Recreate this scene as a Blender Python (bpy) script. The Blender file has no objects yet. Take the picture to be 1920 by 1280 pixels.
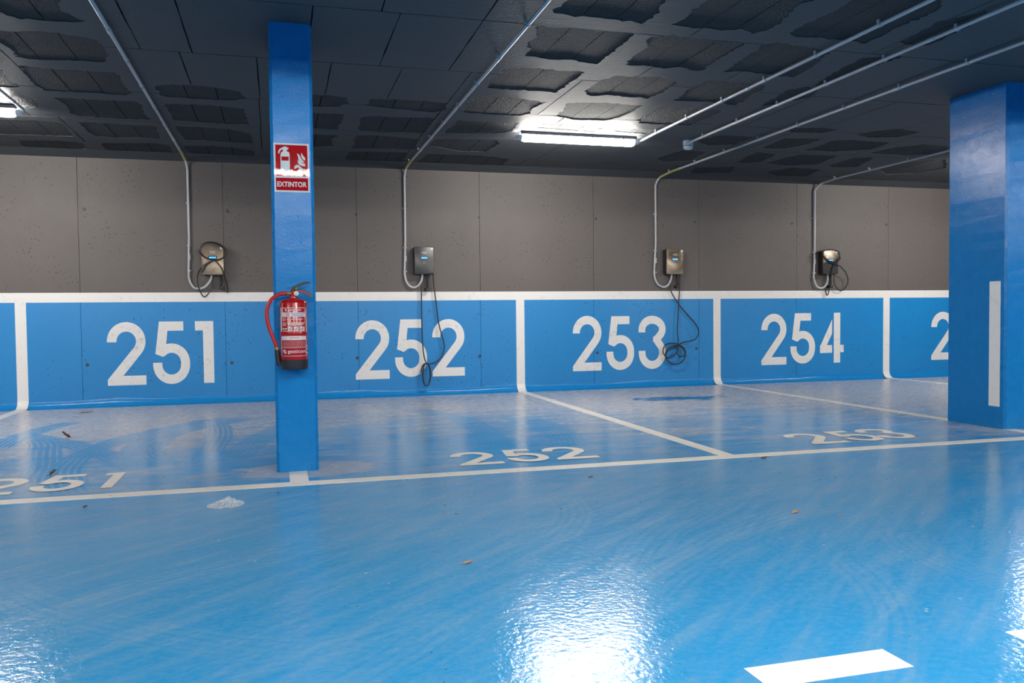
import bpy, bmesh, math, random
from mathutils import Vector, Matrix, geometry
random.seed(7)
D = bpy.data
C = bpy.context.scene.collection
S = bpy.context.scene
PI = math.pi

# ------------------------------------------------------------------ camera
FPX, YAW, PITCH, ROLL, CAMH = 1567.3, 0.27252, -0.03367, -0.010237, 0.89
_f = Vector((math.sin(YAW)*math.cos(PITCH), math.cos(YAW)*math.cos(PITCH), math.sin(PITCH)))
_r0 = Vector((math.cos(YAW), -math.sin(YAW), 0)); _u0 = _r0.cross(_f)
RIGHT = math.cos(ROLL)*_r0 + math.sin(ROLL)*_u0
UP = -math.sin(ROLL)*_r0 + math.cos(ROLL)*_u0
FWD = _f
ORG = Vector((0, 0, CAMH))
cam = D.cameras.new('camera'); camo = D.objects.new('camera', cam); C.objects.link(camo)
cam.sensor_width = 36; cam.lens = FPX*36/1920; cam.clip_start = 0.02; cam.clip_end = 100
camo.matrix_world = Matrix(((RIGHT.x, UP.x, -FWD.x, 0), (RIGHT.y, UP.y, -FWD.y, 0), (RIGHT.z, UP.z, -FWD.z, CAMH), (0, 0, 0, 1)))
S.camera = camo

# ------------------------------------------------------------------ world and exposure (closed basement: almost no sky)
w = D.worlds.new('world'); S.world = w; w.use_nodes = True
w.node_tree.nodes['Background'].inputs[0].default_value = (0.5, 0.55, 0.6, 1)
w.node_tree.nodes['Background'].inputs[1].default_value = 0.02
S.view_settings.view_transform = 'Standard'; S.view_settings.look = 'None'
S.view_settings.gamma = 1; S.view_settings.use_curve_mapping = False
S.view_settings.exposure = 2.36
LAMP_POWER = 30.0            # emission strength of every tube diffuser
LAMP_COLOR = (1.0, 0.95, 0.88)

# pixel -> world helpers (a pixel gives a direction; the plane it touches gives the distance)
def ray(x, y): return FWD + RIGHT*((x-960)/FPX) - UP*((y-640)/FPX)
def onY(x, y, Y): d = ray(x, y); return ORG + d*(Y/d.y)
def onZ(x, y, Z): d = ray(x, y); return ORG + d*((Z-CAMH)/d.z)
def onX(x, y, X): d = ray(x, y); return ORG + d*(X/d.x)
def to_px(P):
    d = Vector(P)-ORG; z = d.dot(FWD)
    if z <= 0.05: return None
    return 960+FPX*d.dot(RIGHT)/z, 640-FPX*d.dot(UP)/z

W = 9.175      # plane of the bay wall
ZC = 2.53      # underside of the ceiling
X0, X1, YB = -8.0, 12.6, -6.2

# ------------------------------------------------------------------ mesh builder
class MB:
    def __init__(s): s.v = []; s.f = []
    def add(s, vs, fs):
        o = len(s.v); s.v += [tuple(v) for v in vs]; s.f += [tuple(i+o for i in f) for f in fs]; return s
    def box(s, a, b):
        (x0, y0, z0), (x1, y1, z1) = a, b
        vs = [(x0,y0,z0),(x1,y0,z0),(x1,y1,z0),(x0,y1,z0),(x0,y0,z1),(x1,y0,z1),(x1,y1,z1),(x0,y1,z1)]
        return s.add(vs, [(0,3,2,1),(4,5,6,7),(0,1,5,4),(1,2,6,5),(2,3,7,6),(3,0,4,7)])
    def prism(s, poly, fn, d):
        """poly 2D outline; fn(u, v, h) -> point; h 0 is the back, d the front"""
        n = len(poly)
        vs = [fn(u, v, 0) for u, v in poly]+[fn(u, v, d) for u, v in poly]
        fs = [tuple(range(n))[::-1], tuple(range(n, 2*n))]+[(i, (i+1) % n, n+(i+1) % n, n+i) for i in range(n)]
        return s.add(vs, fs)
    def tube(s, pts, r, n=8, cap=True):
        pts = [Vector(p) for p in pts]; m = len(pts)
        rs = r if isinstance(r, (list, tuple)) else [r]*m
        up = None; rings = []
        for i, p in enumerate(pts):
            t = (pts[min(i+1, m-1)]-pts[max(i-1, 0)]).normalized()
            if up is None: up = t.orthogonal().normalized()
            up = (up-t*up.dot(t)); up = up.normalized() if up.length > 1e-6 else t.orthogonal().normalized()
            b = t.cross(up)
            rings.append([p+(up*math.cos(2*PI*k/n)+b*math.sin(2*PI*k/n))*rs[i] for k in range(n)])
        vs = [v for R in rings for v in R]
        fs = [(i*n+k, i*n+(k+1) % n, (i+1)*n+(k+1) % n, (i+1)*n+k) for i in range(m-1) for k in range(n)]
        if cap: fs += [tuple(range(n))[::-1], tuple((m-1)*n+k for k in range(n))]
        return s.add(vs, fs)
    def lathe(s, prof, c, n=24, axis='z'):
        """prof [(r, h)]"""
        vs = []
        for r, h in prof:
            for k in range(n):
                a = 2*PI*k/n; p = (r*math.cos(a), r*math.sin(a))
                if axis == 'z': q = (c[0]+p[0], c[1]+p[1], c[2]+h)
                elif axis == 'y': q = (c[0]+p[0], c[1]+h, c[2]+p[1])
                else: q = (c[0]+h, c[1]+p[0], c[2]+p[1])
                vs.append(q)
        m = len(prof)
        fs = [(i*n+k, i*n+(k+1) % n, (i+1)*n+(k+1) % n, (i+1)*n+k) for i in range(m-1) for k in range(n)]
        fs += [tuple(range(n))[::-1], tuple((m-1)*n+k for k in range(n))]
        return s.add(vs, fs)
    def build(s, name, mat, parent=None, smooth=False, bevel=0, seg=2, fix=True):
        me = D.meshes.new(name); me.from_pydata(s.v, [], s.f); me.update()
        if fix or bevel:
            bm = bmesh.new(); bm.from_mesh(me)
            if fix: bmesh.ops.recalc_face_normals(bm, faces=bm.faces)
            if bevel:
                es = [e for e in bm.edges if len(e.link_faces) == 2 and e.calc_face_angle(0) > 0.6]
                bmesh.ops.bevel(bm, geom=es, offset=bevel, segments=seg, profile=0.5, affect='EDGES', clamp_overlap=True)
            bm.to_mesh(me); bm.free()
        if smooth:
            for p in me.polygons: p.use_smooth = True
            try: me.set_sharp_from_angle(angle=0.7)
            except Exception: pass
        me.materials.append(mat)
        o = D.objects.new(name, me); C.objects.link(o)
        if parent: o.parent = parent; o.matrix_parent_inverse = Matrix.Translation(-parent.location)
        return o

def empty(name, loc):
    o = D.objects.new(name, None); C.objects.link(o); o.location = loc; o.empty_display_size = 0.1; return o
def tag(o, label, cat, group=None):
    o['label'] = label; o['category'] = cat
    if group: o['group'] = group
    return o
def struct(o, label=None):
    o['kind'] = 'structure'
    if label: o['label'] = label
    return o

def smooth_path(pts, n=8):
    pts = [Vector(p) for p in pts]; out = []
    for i in range(len(pts)-1):
        p0 = pts[max(i-1, 0)]; p1 = pts[i]; p2 = pts[i+1]; p3 = pts[min(i+2, len(pts)-1)]
        for k in range(n):
            t = k/n
            out.append(0.5*((2*p1)+(p2-p0)*t+(2*p0-5*p1+4*p2-p3)*t*t+(3*p1-p0-3*p2+p3)*t**3))
    out.append(pts[-1]); return out

# ------------------------------------------------------------------ materials
class NT:
    def __init__(s, name):
        s.m = D.materials.new(name); s.m.use_nodes = True; s.t = s.m.node_tree
        s.b = s.t.nodes['Principled BSDF']
    def n(s, typ, **kw):
        nd = s.t.nodes.new(typ)
        for k, v in kw.items():
            if k.startswith('i_'): nd.inputs[k[2:].replace('_', ' ')].default_value = v
            else: setattr(nd, k, v)
        return nd
    def l(s, a, b): s.t.links.new(a, b)
    def val(s, sock, v):
        if hasattr(v, 'links'): s.l(v, sock)
        elif v is not None: sock.default_value = v
    def math(s, op, a, b=None, c=None, clamp=False):
        nd = s.n('ShaderNodeMath', operation=op, use_clamp=clamp)
        s.val(nd.inputs[0], a)
        if b is not None: s.val(nd.inputs[1], b)
        if c is not None: s.val(nd.inputs[2], c)
        return nd.outputs[0]
    def noise(s, vec, scale, detail=4, rough=0.55, dist=0.0):
        nd = s.n('ShaderNodeTexNoise'); nd.inputs['Scale'].default_value = scale; nd.inputs['Detail'].default_value = detail
        nd.inputs['Roughness'].default_value = rough; nd.inputs['Distortion'].default_value = dist
        s.l(vec, nd.inputs['Vector']); return nd.outputs['Fac']
    def smooth(s, v, lo, hi, a=0.0, b=1.0):
        nd = s.n('ShaderNodeMapRange', interpolation_type='SMOOTHSTEP')
        s.val(nd.inputs[0], v); nd.inputs[1].default_value = lo; nd.inputs[2].default_value = hi
        nd.inputs[3].default_value = a; nd.inputs[4].default_value = b; return nd.outputs[0]
    def mix(s, fac, a, b):
        nd = s.n('ShaderNodeMix', data_type='RGBA'); s.val(nd.inputs[0], fac)
        for k, v in ((6, a), (7, b)):
            if hasattr(v, 'links'): s.l(v, nd.inputs[k])
            else: nd.inputs[k].default_value = (*v, 1)
        return nd.outputs[2]
    def bump(s, h, strength, dist, normal=None):
        nd = s.n('ShaderNodeBump'); nd.inputs['Strength'].default_value = strength; nd.inputs['Distance'].default_value = dist
        s.l(h, nd.inputs['Height'])
        if normal: s.l(normal, nd.inputs['Normal'])
        return nd.outputs[0]
    def scale(s, vec, v):
        nd = s.n('ShaderNodeVectorMath', operation='MULTIPLY'); s.l(vec, nd.inputs[0]); nd.inputs[1].default_value = v; return nd.outputs[0]
    def pos(s): return s.n('ShaderNodeNewGeometry').outputs['Position']
    def sep(s, v):
        nd = s.n('ShaderNodeSeparateXYZ'); s.l(v, nd.inputs[0]); return nd.outputs
    def base(s, v):
        if hasattr(v, 'links'): s.l(v, s.b.inputs['Base Color'])
        else: s.b.inputs['Base Color'].default_value = (*v, 1)
    def set(s, **k):
        for a, v in k.items(): s.b.inputs[a.replace('_', ' ')].default_value = v

def plain(name, col, rough=0.5, metal=0.0, var=0.12, scale=30.0, bump=0.0, spec=0.5):
    """procedural: colour varied a little by noise"""
    t = NT(name); P = t.n('ShaderNodeTexCoord').outputs['Object']
    n = t.noise(P, scale)
    t.base(t.mix(n, tuple(c*(1-var) for c in col), tuple(min(1, c*(1+var)) for c in col)))
    t.set(Roughness=rough, Metallic=metal, Specular_IOR_Level=spec)
    if bump: t.l(t.bump(n, bump, 0.002), t.b.inputs['Normal'])
    return t.m

def srgb(r, g, b):
    return tuple((c/255/12.92 if c/255 <= 0.04045 else ((c/255+0.055)/1.055)**2.4) for c in (r, g, b))

BLUE = (0.010, 0.23, 0.58)
def paint_blue(name, col, rough, poresc=45):
    t = NT(name); P = t.pos()
    n1 = t.noise(P, 1.3, 3); n2 = t.noise(P, 14, 4)
    f = t.math('MULTIPLY_ADD', n2, 0.35, t.math('MULTIPLY', n1, 0.65))
    t.base(t.mix(f, tuple(c*0.93 for c in col), tuple(min(1, c*1.08) for c in col)))
    t.l(t.smooth(n2, 0.3, 0.75, rough*0.9, rough*1.12), t.b.inputs['Roughness'])
    vo = t.n('ShaderNodeTexVoronoi', feature='F1'); vo.inputs['Scale'].default_value = poresc*0.35; t.l(P, vo.inputs['Vector'])
    pore = t.math('MULTIPLY', t.smooth(vo.outputs['Distance'], 0.05, 0.16, 1.0, 0.0), t.smooth(t.noise(P, 4.0, 2), 0.55, 0.68))
    h = t.math('SUBTRACT', t.noise(P, 60, 3), t.math('MULTIPLY', pore, 2.2))
    t.set(Specular_IOR_Level=0.26)
    t.l(t.bump(h, 0.22, 0.004), t.b.inputs['Normal'])
    return t.m
M_COL = paint_blue('column_blue_paint', (0.006, 0.185, 0.50), 0.27)
M_COVE = paint_blue('base_blue_paint', BLUE, 0.2)

# floor: blue epoxy with a dust film that tyres have wiped away in arcs
def circle3(a, b, c):
    ax, ay, bx, by, cx, cy = a.x, a.y, b.x, b.y, c.x, c.y
    d = 2*(ax*(by-cy)+bx*(cy-ay)+cx*(ay-by))
    ux = ((ax*ax+ay*ay)*(by-cy)+(bx*bx+by*by)*(cy-ay)+(cx*cx+cy*cy)*(ay-by))/d
    uy = ((ax*ax+ay*ay)*(cx-bx)+(bx*bx+by*by)*(ax-cx)+(cx*cx+cy*cy)*(bx-ax))/d
    return Vector((ux, uy)), math.hypot(ax-ux, ay-uy)
TRACKS = [  # three floor pixels of each tyre arc, half width in metres, strength
    ((65,819),(155,840),(254,878),0.10,1.0), ((413,785),(192,838),(120,895),0.10,1.0), ((134,792),(52,814),(0,838),0.10,1.0),
    ((79,823),(84,857),(74,895),0.10,0.9), ((461,785),(292,823),(285,864),0.13,0.9), ((778,768),(897,801),(923,825),0.12,0.6),
    ((986,786),(1042,807),(1063,831),0.14,0.6), ((400,795),(400,840),(330,885),0.10,0.8), ((560,790),(500,815),(430,860),0.12,0.7),
    ((1210,1095),(1340,1015),(1550,950),0.11,0.9), ((1180,1070),(1300,965),(1560,915),0.10,0.8), ((180,1125),(350,1078),(550,1045),0.10,0.8),
    ((400,1250),(650,1205),(840,1150),0.09,0.7), ((650,1280),(750,1222),(850,1150),0.08,0.8), ((1040,925),(1072,960),(1040,1005),0.10,0.8),
    ((0,1100),(250,1180),(500,1215),0.09,0.7), ((1650,1280),(1670,1150),(1600,1060),0.08,0.7), ((700,1000),(900,960),(1150,900),0.10,0.6),
    ((1700,1000),(1800,1060),(1920,1090),0.1,0.6)]
def floor_mat():
    t = NT('blue_epoxy_floor'); P = t.pos(); s = t.sep(P); x, y = s[0], s[1]
    xy = t.scale(P, (1, 1, 0))
    streak = t.noise(t.scale(P, (0.9, 3.2, 0)), 2.2, 6, 0.62, 0.6)
    fine = t.noise(t.scale(P, (1.0, 2.2, 0)), 11, 6, 0.7, 0.3)
    big = t.noise(xy, 0.55, 3)
    stall = t.math('MULTIPLY', t.smooth(y, 4.45, 4.75), t.smooth(y, 8.95, 9.08, 1, 0.15))
    toward = t.smooth(y, 4.8, 8.4)
    # dust amount
    d = t.math('ADD', t.math('ADD', t.math('MULTIPLY', toward, 0.66), t.math('ADD', t.smooth(x, 2.2, 5.5, -0.02, 0.32), t.smooth(x, -0.9, 0.2, 0.24, 0.0))), t.math('MULTIPLY', t.math('SUBTRACT', t.math('ADD', t.math('MULTIPLY', streak, 0.9), t.math('MULTIPLY', big, 0.7)), 0.62), 1.5))
    d = t.math('ADD', d, t.math('MULTIPLY', t.math('SUBTRACT', fine, 0.5), 0.65))
    # tracks
    wob = t.math('MULTIPLY', t.math('SUBTRACT', t.noise(xy, 1.1, 2), 0.5), 0.09)
    tr = None; ridges = None
    for a, b, c, hw, st in TRACKS:
        A, B, Cc = (onZ(*q, 0) for q in (a, b, c))
        ce, r = circle3(A, B, Cc)
        mid = Vector((B.x-ce.x, B.y-ce.y)).normalized()
        ha = max(abs(mid.angle(Vector((A.x-ce.x, A.y-ce.y)))), abs(mid.angle(Vector((Cc.x-ce.x, Cc.y-ce.y)))))
        dx = t.math('SUBTRACT', x, ce.x); dy = t.math('SUBTRACT', y, ce.y)
        dist = t.math('SQRT', t.math('ADD', t.math('MULTIPLY', dx, dx), t.math('MULTIPLY', dy, dy)))
        off = t.math('ADD', t.math('SUBTRACT', dist, r), wob)
        band = t.smooth(t.math('ABSOLUTE', off), hw*0.8, hw*1.15, 1, 0)
        dot = t.math('DIVIDE', t.math('ADD', t.math('MULTIPLY', dx, mid.x), t.math('MULTIPLY', dy, mid.y)), dist)
        sec = t.smooth(dot, math.cos(min(PI*0.95, ha*1.12)), math.cos(ha*0.9))
        rid = t.smooth(t.math('SINE', t.math('MULTIPLY', off, 2*PI/0.038)), -0.9, 0.1, 0.25, 1)
        m = t.math('MULTIPLY', t.math('MULTIPLY', band, sec), t.math('MULTIPLY', rid, st))
        tr = m if tr is None else t.math('MAXIMUM', tr, m)
    tr = t.math('MULTIPLY', tr, t.smooth(fine, 0.3, 0.6, 0.45, 1.0))
    dst = t.smooth(d, 0.05, 0.95)
    dst = t.math('MULTIPLY', dst, t.math('SUBTRACT', 1.0, t.math('MULTIPLY', tr, 0.92)))
    dst = t.math('MULTIPLY', dst, stall)
    # dust left around the foot of each column
    for cx in (0.094, 5.24):
        dx = t.math('SUBTRACT', x, cx+0.05); dy = t.math('MULTIPLY', t.math('SUBTRACT', y, 4.95), 1.6)
        q = t.math('SQRT', t.math('ADD', t.math('MULTIPLY', dx, dx), t.math('MULTIPLY', dy, dy)))
        q = t.math('ADD', q, t.math('MULTIPLY', t.math('SUBTRACT', streak, 0.5), 0.5))
        dst = t.math('MAXIMUM', dst, t.smooth(q, 0.34, 0.46, 0.85, 0))
    rot = t.n('ShaderNodeVectorRotate', rotation_type='Z_AXIS'); t.l(P, rot.inputs['Vector']); rot.inputs['Angle'].default_value = -0.7; scuff = rot.outputs[0]
    # aisle: thin film, slightly lighter streaks
    ais = t.math('MULTIPLY', t.smooth(y, 4.4, 4.62, 1, 0), t.math('ADD', t.math('ADD', t.math('MULTIPLY', t.smooth(t.noise(t.scale(P, (1, 1.3, 0)), 30, 5, 0.7), 0.4, 0.75), 0.16), t.math('MULTIPLY', t.smooth(t.noise(t.scale(scuff, (0.5, 3.5, 0)), 3.5, 5, 0.6, 0.4), 0.4, 0.72), 0.20)),
                 t.math('MULTIPLY', tr, 0.14)))
    ais = t.math('ADD', ais, t.math('MULTIPLY', t.smooth(y, 4.4, 4.62, 1, 0), t.math('MULTIPLY', t.smooth(y, 2.6, 4.6), t.smooth(streak, 0.3, 0.7, 0.05, 0.28))))
    film = t.math('MAXIMUM', dst, ais)
    blue = t.mix(big, (0.020, 0.255, 0.56), (0.028, 0.29, 0.60))
    col = t.mix(film, blue, t.mix(stall, (0.32, 0.43, 0.54), (0.45, 0.455, 0.49)))
    # dark wiped wet spot in bay 253
    wp = onZ(1275, 746, 0)
    dx = t.math('MULTIPLY', t.math('SUBTRACT', x, wp.x), 0.9); dy = t.math('MULTIPLY', t.math('SUBTRACT', y, wp.y), 2.6)
    q = t.math('SQRT', t.math('ADD', t.math('MULTIPLY', dx, dx), t.math('MULTIPLY', dy, dy)))
    q = t.math('ADD', q, t.math('MULTIPLY', t.math('SUBTRACT', t.noise(t.scale(P, (0.8, 2.5, 0)), 4, 5, 0.6, 0.5), 0.5), 1.5))
    wet = t.smooth(q, 0.42, 0.50, 1, 0)
    col = t.mix(wet, col, (0.012, 0.13, 0.33))
    # pale specks of grit
    vo = t.n('ShaderNodeTexVoronoi', feature='F1'); vo.inputs['Scale'].default_value = 9; t.l(xy, vo.inputs['Vector'])
    sp = t.math('MULTIPLY', t.smooth(vo.outputs['Distance'], 0.03, 0.07, 1, 0), t.smooth(t.noise(xy, 2.0, 2), 0.5, 0.65))
    col = t.mix(t.math('MULTIPLY', sp, 0.7), col, (0.55, 0.55, 0.56))
    t.base(col)
    rg = t.math('ADD', t.math('MULTIPLY', film, 0.16), t.smooth(fine, 0.3, 0.8, 0.10, 0.16))
    rg = t.math('SUBTRACT', rg, t.math('MULTIPLY', wet, 0.05))
    t.l(rg, t.b.inputs['Roughness'])
    t.set(Specular_IOR_Level=0.40)
    h = t.math('ADD', t.math('MULTIPLY', t.noise(xy, 50, 3, 0.5), 1.0), t.math('MULTIPLY', t.noise(xy, 15, 2), 0.5))
    t.l(t.bump(h, 0.22, 0.006), t.b.inputs['Normal'])
    return t.m
M_FLOOR = floor_mat()

def wall_mat():
    t = NT('painted_concrete_wall'); P = t.pos(); s = t.sep(P)
    n1 = t.noise(P, 1.1, 4); n2 = t.noise(P, 18, 5, 0.65); n3 = t.noise(t.scale(P, (1, 1, 0.25)), 3.0, 4)
    f = t.math('ADD', t.math('MULTIPLY', n1, 0.5), t.math('MULTIPLY', n3, 0.5))
    grey = t.mix(f, (0.100, 0.086, 0.080), (0.140, 0.122, 0.114))
    blue = t.mix(f, (0.008, 0.200, 0.52), (0.012, 0.255, 0.62))
    up = t.math('GREATER_THAN', s[2], 1.09)
    vo = t.n('ShaderNodeTexVoronoi', feature='F1'); vo.inputs['Scale'].default_value = 24; t.l(P, vo.inputs['Vector'])
    pore = t.math('MULTIPLY', t.smooth(vo.outputs['Distance'], 0.10, 0.24, 1, 0), t.smooth(t.noise(P, 3.4, 3), 0.47, 0.60))
    col = t.mix(up, blue, grey)
    col = t.mix(t.math('MULTIPLY', pore, 0.75), col, (0.03, 0.035, 0.045))
    t.base(col)
    t.l(t.math('ADD', t.math('MULTIPLY', up, 0.22), t.smooth(n2, 0.3, 0.7, 0.30, 0.42)), t.b.inputs['Roughness'])
    h = t.math('SUBTRACT', t.math('ADD', n2, t.math('MULTIPLY', n1, 1.5)), t.math('MULTIPLY', pore, 2.5))
    t.l(t.bump(h, 0.25, 0.004), t.b.inputs['Normal'])
    return t.m
M_WALL = wall_mat()

def ceil_mat(name, lo, hi, rough_tex):
    t = NT(name); P = t.pos()
    n1 = t.noise(P, 0.8, 4); n2 = t.noise(t.scale(P, (0.5, 6, 1)), 5, 5, 0.6)
    t.base(t.mix(t.math('ADD', t.math('MULTIPLY', n1, 0.5), t.math('MULTIPLY', n2, 0.5)), lo, hi))
    if rough_tex:
        vo = t.n('ShaderNodeTexVoronoi', feature='F1'); vo.inputs['Scale'].default_value = 75; t.l(P, vo.inputs['Vector'])
        h = t.math('ADD', t.math('MULTIPLY', vo.outputs['Distance'], -1.2), t.noise(P, 130, 3, 0.7))
        t.l(t.bump(h, 1.0, 0.012), t.b.inputs['Normal'])
    else:
        h = t.math('ADD', t.noise(t.scale(P, (0.4, 8, 1)), 12, 4), t.noise(P, 35, 4))
        t.l(t.bump(h, 0.5, 0.006), t.b.inputs['Normal'])
    t.set(Roughness=0.62 if not rough_tex else 0.8, Specular_IOR_Level=0.4)
    return t.m
M_SKIM = ceil_mat('ceiling_smooth_grey', (0.041, 0.047, 0.054), (0.074, 0.081, 0.089), False)
M_BLOCK = ceil_mat('ceiling_rough_block', (0.025, 0.029, 0.034), (0.047, 0.053, 0.060), True)
M_COVE_GREY = ceil_mat('shade_beam_grey', (0.060, 0.060, 0.064), (0.085, 0.084, 0.086), False)
M_SLAB = plain('ceiling_joint_dark', (0.03, 0.031, 0.034), 0.8)

def white_paint(name, col, wear):
    t = NT(name); P = t.pos()
    n = t.noise(P, 22, 6, 0.7); n2 = t.noise(P, 2.5, 3)
    t.base(t.mix(t.math('MULTIPLY', t.smooth(t.math('ADD', n, t.math('MULTIPLY', n2, 0.4)), 0.72, 0.98), wear), col, (0.42, 0.44, 0.47)))
    t.set(Roughness=0.38); t.l(t.bump(n, 0.15, 0.002), t.b.inputs['Normal'])
    return t.m
M_WHITE = white_paint('white_wall_paint', (0.80, 0.78, 0.76), 0.35)
M_LINE = white_paint('cream_line_paint', (0.84, 0.79, 0.71), 0.25)
M_DIGIT = white_paint('white_number_paint', (0.77, 0.76, 0.75), 0.75)
M_DASH = white_paint('white_dash_paint', (0.85, 0.82, 0.78), 0.2)
M_TIE = plain('tie_hole_shade', (0.05, 0.06, 0.075), 0.5, var=0.5, scale=80)  # dark colour stands in for the shadow inside the tie holes
M_PVC = plain('grey_pvc', (0.48, 0.49, 0.52), 0.35)
M_CLIP = plain('conduit_clip_grey', (0.40, 0.40, 0.41), 0.45)
M_YEL = plain('yellowed_sleeve', (0.42, 0.38, 0.16), 0.5)
M_HOUS = plain('lamp_housing_grey', (0.16, 0.165, 0.17), 0.5)
M_CAP = plain('lamp_end_plastic', (0.75, 0.74, 0.72), 0.2)
M_DET = plain('detector_white', (0.72, 0.76, 0.80), 0.4)
M_DETG = plain('detector_groove', (0.10, 0.11, 0.13), 0.6)
M_BLACK = plain('black_plastic', (0.016, 0.016, 0.018), 0.38)
M_RUB = plain('black_cable_rubber', (0.022, 0.020, 0.018), 0.42)
M_DKCOV = plain('charcoal_cover', (0.045, 0.044, 0.046), 0.3)
def bronze_mat():  # charger cover in mottled bronze tones, varied by noise
    t = NT('mottled_bronze_cover'); P = t.n('ShaderNodeTexCoord').outputs['Object']
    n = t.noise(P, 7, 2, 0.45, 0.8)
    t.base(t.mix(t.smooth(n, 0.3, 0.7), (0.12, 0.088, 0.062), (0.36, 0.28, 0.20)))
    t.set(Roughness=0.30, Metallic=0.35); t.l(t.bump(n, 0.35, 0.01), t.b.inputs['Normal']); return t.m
M_FILM = bronze_mat()  # mottled bronze charger cover, no separate film
def glow(name, col, st):
    t = NT(name); P = t.n('ShaderNodeTexCoord').outputs['Object']; n = t.noise(P, 60, 2)
    c = t.mix(n, tuple(x*0.8 for x in col), col); t.base(c); t.l(c, t.b.inputs['Emission Color']); t.b.inputs['Emission Strength'].default_value = st
    return t.m
M_SCREEN = glow('lit_blue_display', (0.10, 0.45, 1.0), 0.16)
M_SCRF = plain('display_window_dark', (0.012, 0.03, 0.06), 0.15)
M_LOGO = plain('logo_pale_grey', (0.62, 0.62, 0.62), 0.4)
M_STICK = plain('white_sticker', (0.82, 0.82, 0.80), 0.5)
t = NT('lit_tube_diffuser'); n = t.noise(t.pos(), 3, 1)
t.base((0.9, 0.9, 0.9)); t.l(t.mix(n, tuple(c*0.985 for c in LAMP_COLOR), LAMP_COLOR), t.b.inputs['Emission Color'])
t.b.inputs['Emission Strength'].default_value = LAMP_POWER; M_TUBE = t.m
M_RED = plain('extinguisher_red', (0.36, 0.006, 0.008), 0.2, var=0.06)
M_HOSE = plain('red_hose', (0.42, 0.010, 0.010), 0.38, var=0.06)
M_BRASS = plain('brass', (0.55, 0.36, 0.10), 0.32, 0.8)
M_GREEN = plain('green_seal', (0.008, 0.16, 0.05), 0.4)
M_LABW = plain('label_white', (0.62, 0.58, 0.58), 0.45, var=0.05)
M_LABP = plain('label_pink_print', (0.50, 0.22, 0.22), 0.5, var=0.3, scale=400)
M_LABB = plain('label_blue_print', (0.22, 0.20, 0.42), 0.5, var=0.1)
def sign_mat(name, col):
    t = NT(name); P = t.pos(); n = t.noise(t.scale(P, (1, 1, 0.6)), 22, 2)
    t.base(t.mix(n, tuple(c*0.95 for c in col), col)); t.set(Roughness=0.02, Specular_IOR_Level=0.09)
    t.l(t.bump(n, 0.03, 0.006), t.b.inputs['Normal']); return t.m
M_SIGNR = sign_mat('sign_red', (0.36, 0.005, 0.010))
M_SIGNW = sign_mat('sign_pale', (0.50, 0.59, 0.61))
M_LEAF = plain('brown_leaf', (0.15, 0.045, 0.015), 0.6, var=0.4, scale=60)
M_LEAF2 = plain('tan_leaf', (0.36, 0.22, 0.11), 0.7, var=0.3, scale=60)
M_LEAF3 = plain('olive_leaf', (0.11, 0.085, 0.03), 0.7, var=0.3, scale=60)
M_DIRT = plain('dark_grit', (0.07, 0.055, 0.045), 0.8)
def plastic_mat():
    t = NT('clear_crumpled_film'); P = t.n('ShaderNodeTexCoord').outputs['Object']
    t.base((0.92, 0.93, 0.94)); t.set(Roughness=0.06, Alpha=0.36, Specular_IOR_Level=1.0)
    t.l(t.bump(t.noise(P, 70, 4, 0.7), 1.0, 0.01), t.b.inputs['Normal']); return t.m
M_FILMC = plastic_mat()

# ================================================================== STRUCTURE
floor = MB().box((X0, YB, -0.2), (X1, W+0.2, 0)).build('floor', M_FLOOR); struct(floor, 'glossy blue epoxy garage floor with dusty tyre marks')

# ---- wall with the bays: cast panels with narrow recessed seams
wall = MB().box((X0, W+0.012, 0), (X1, W+0.25, ZC+0.2)).build('wall_back', M_WALL); struct(wall, 'grey and blue painted concrete wall with white bay numbers')
seams = [X0]
k = -1.865-1.37*4
while k < X1-0.3:
    if k > X0+0.2: seams.append(k)
    k += 1.3635
seams.append(X1)
for a, b in zip(seams[:-1], seams[1:]):
    MB().box((a+0.0014, W, 0), (b-0.0014, W+0.03, ZC+0.02)).build('concrete_panel', M_WALL, wall, bevel=0.0012, seg=1)
# form-tie holes beside the seams
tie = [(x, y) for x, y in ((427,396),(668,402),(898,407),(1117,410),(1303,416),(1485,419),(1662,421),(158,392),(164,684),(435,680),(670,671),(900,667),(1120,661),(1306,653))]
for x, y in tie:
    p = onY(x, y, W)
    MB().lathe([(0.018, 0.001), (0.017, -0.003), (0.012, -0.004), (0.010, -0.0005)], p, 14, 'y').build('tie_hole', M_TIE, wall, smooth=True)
# white band, bay dividers
def onwall(u, v, h): return (u, W-h, v)
MB().box((X0, W-0.0015, 1.042), (X1, W+0.001, 1.138)).build('white_band', M_WHITE, wall)
bays = [-2.425-2.53*2, -2.425-2.53, -2.425, 0.11, 2.665, 5.17, 7.63, 10.15]
for bx in bays:
    MB().box((bx-0.049, W-0.0015, 0.05), (bx+0.049, W+0.001, 1.043)).build('bay_divider', M_WHITE, wall)
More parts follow.
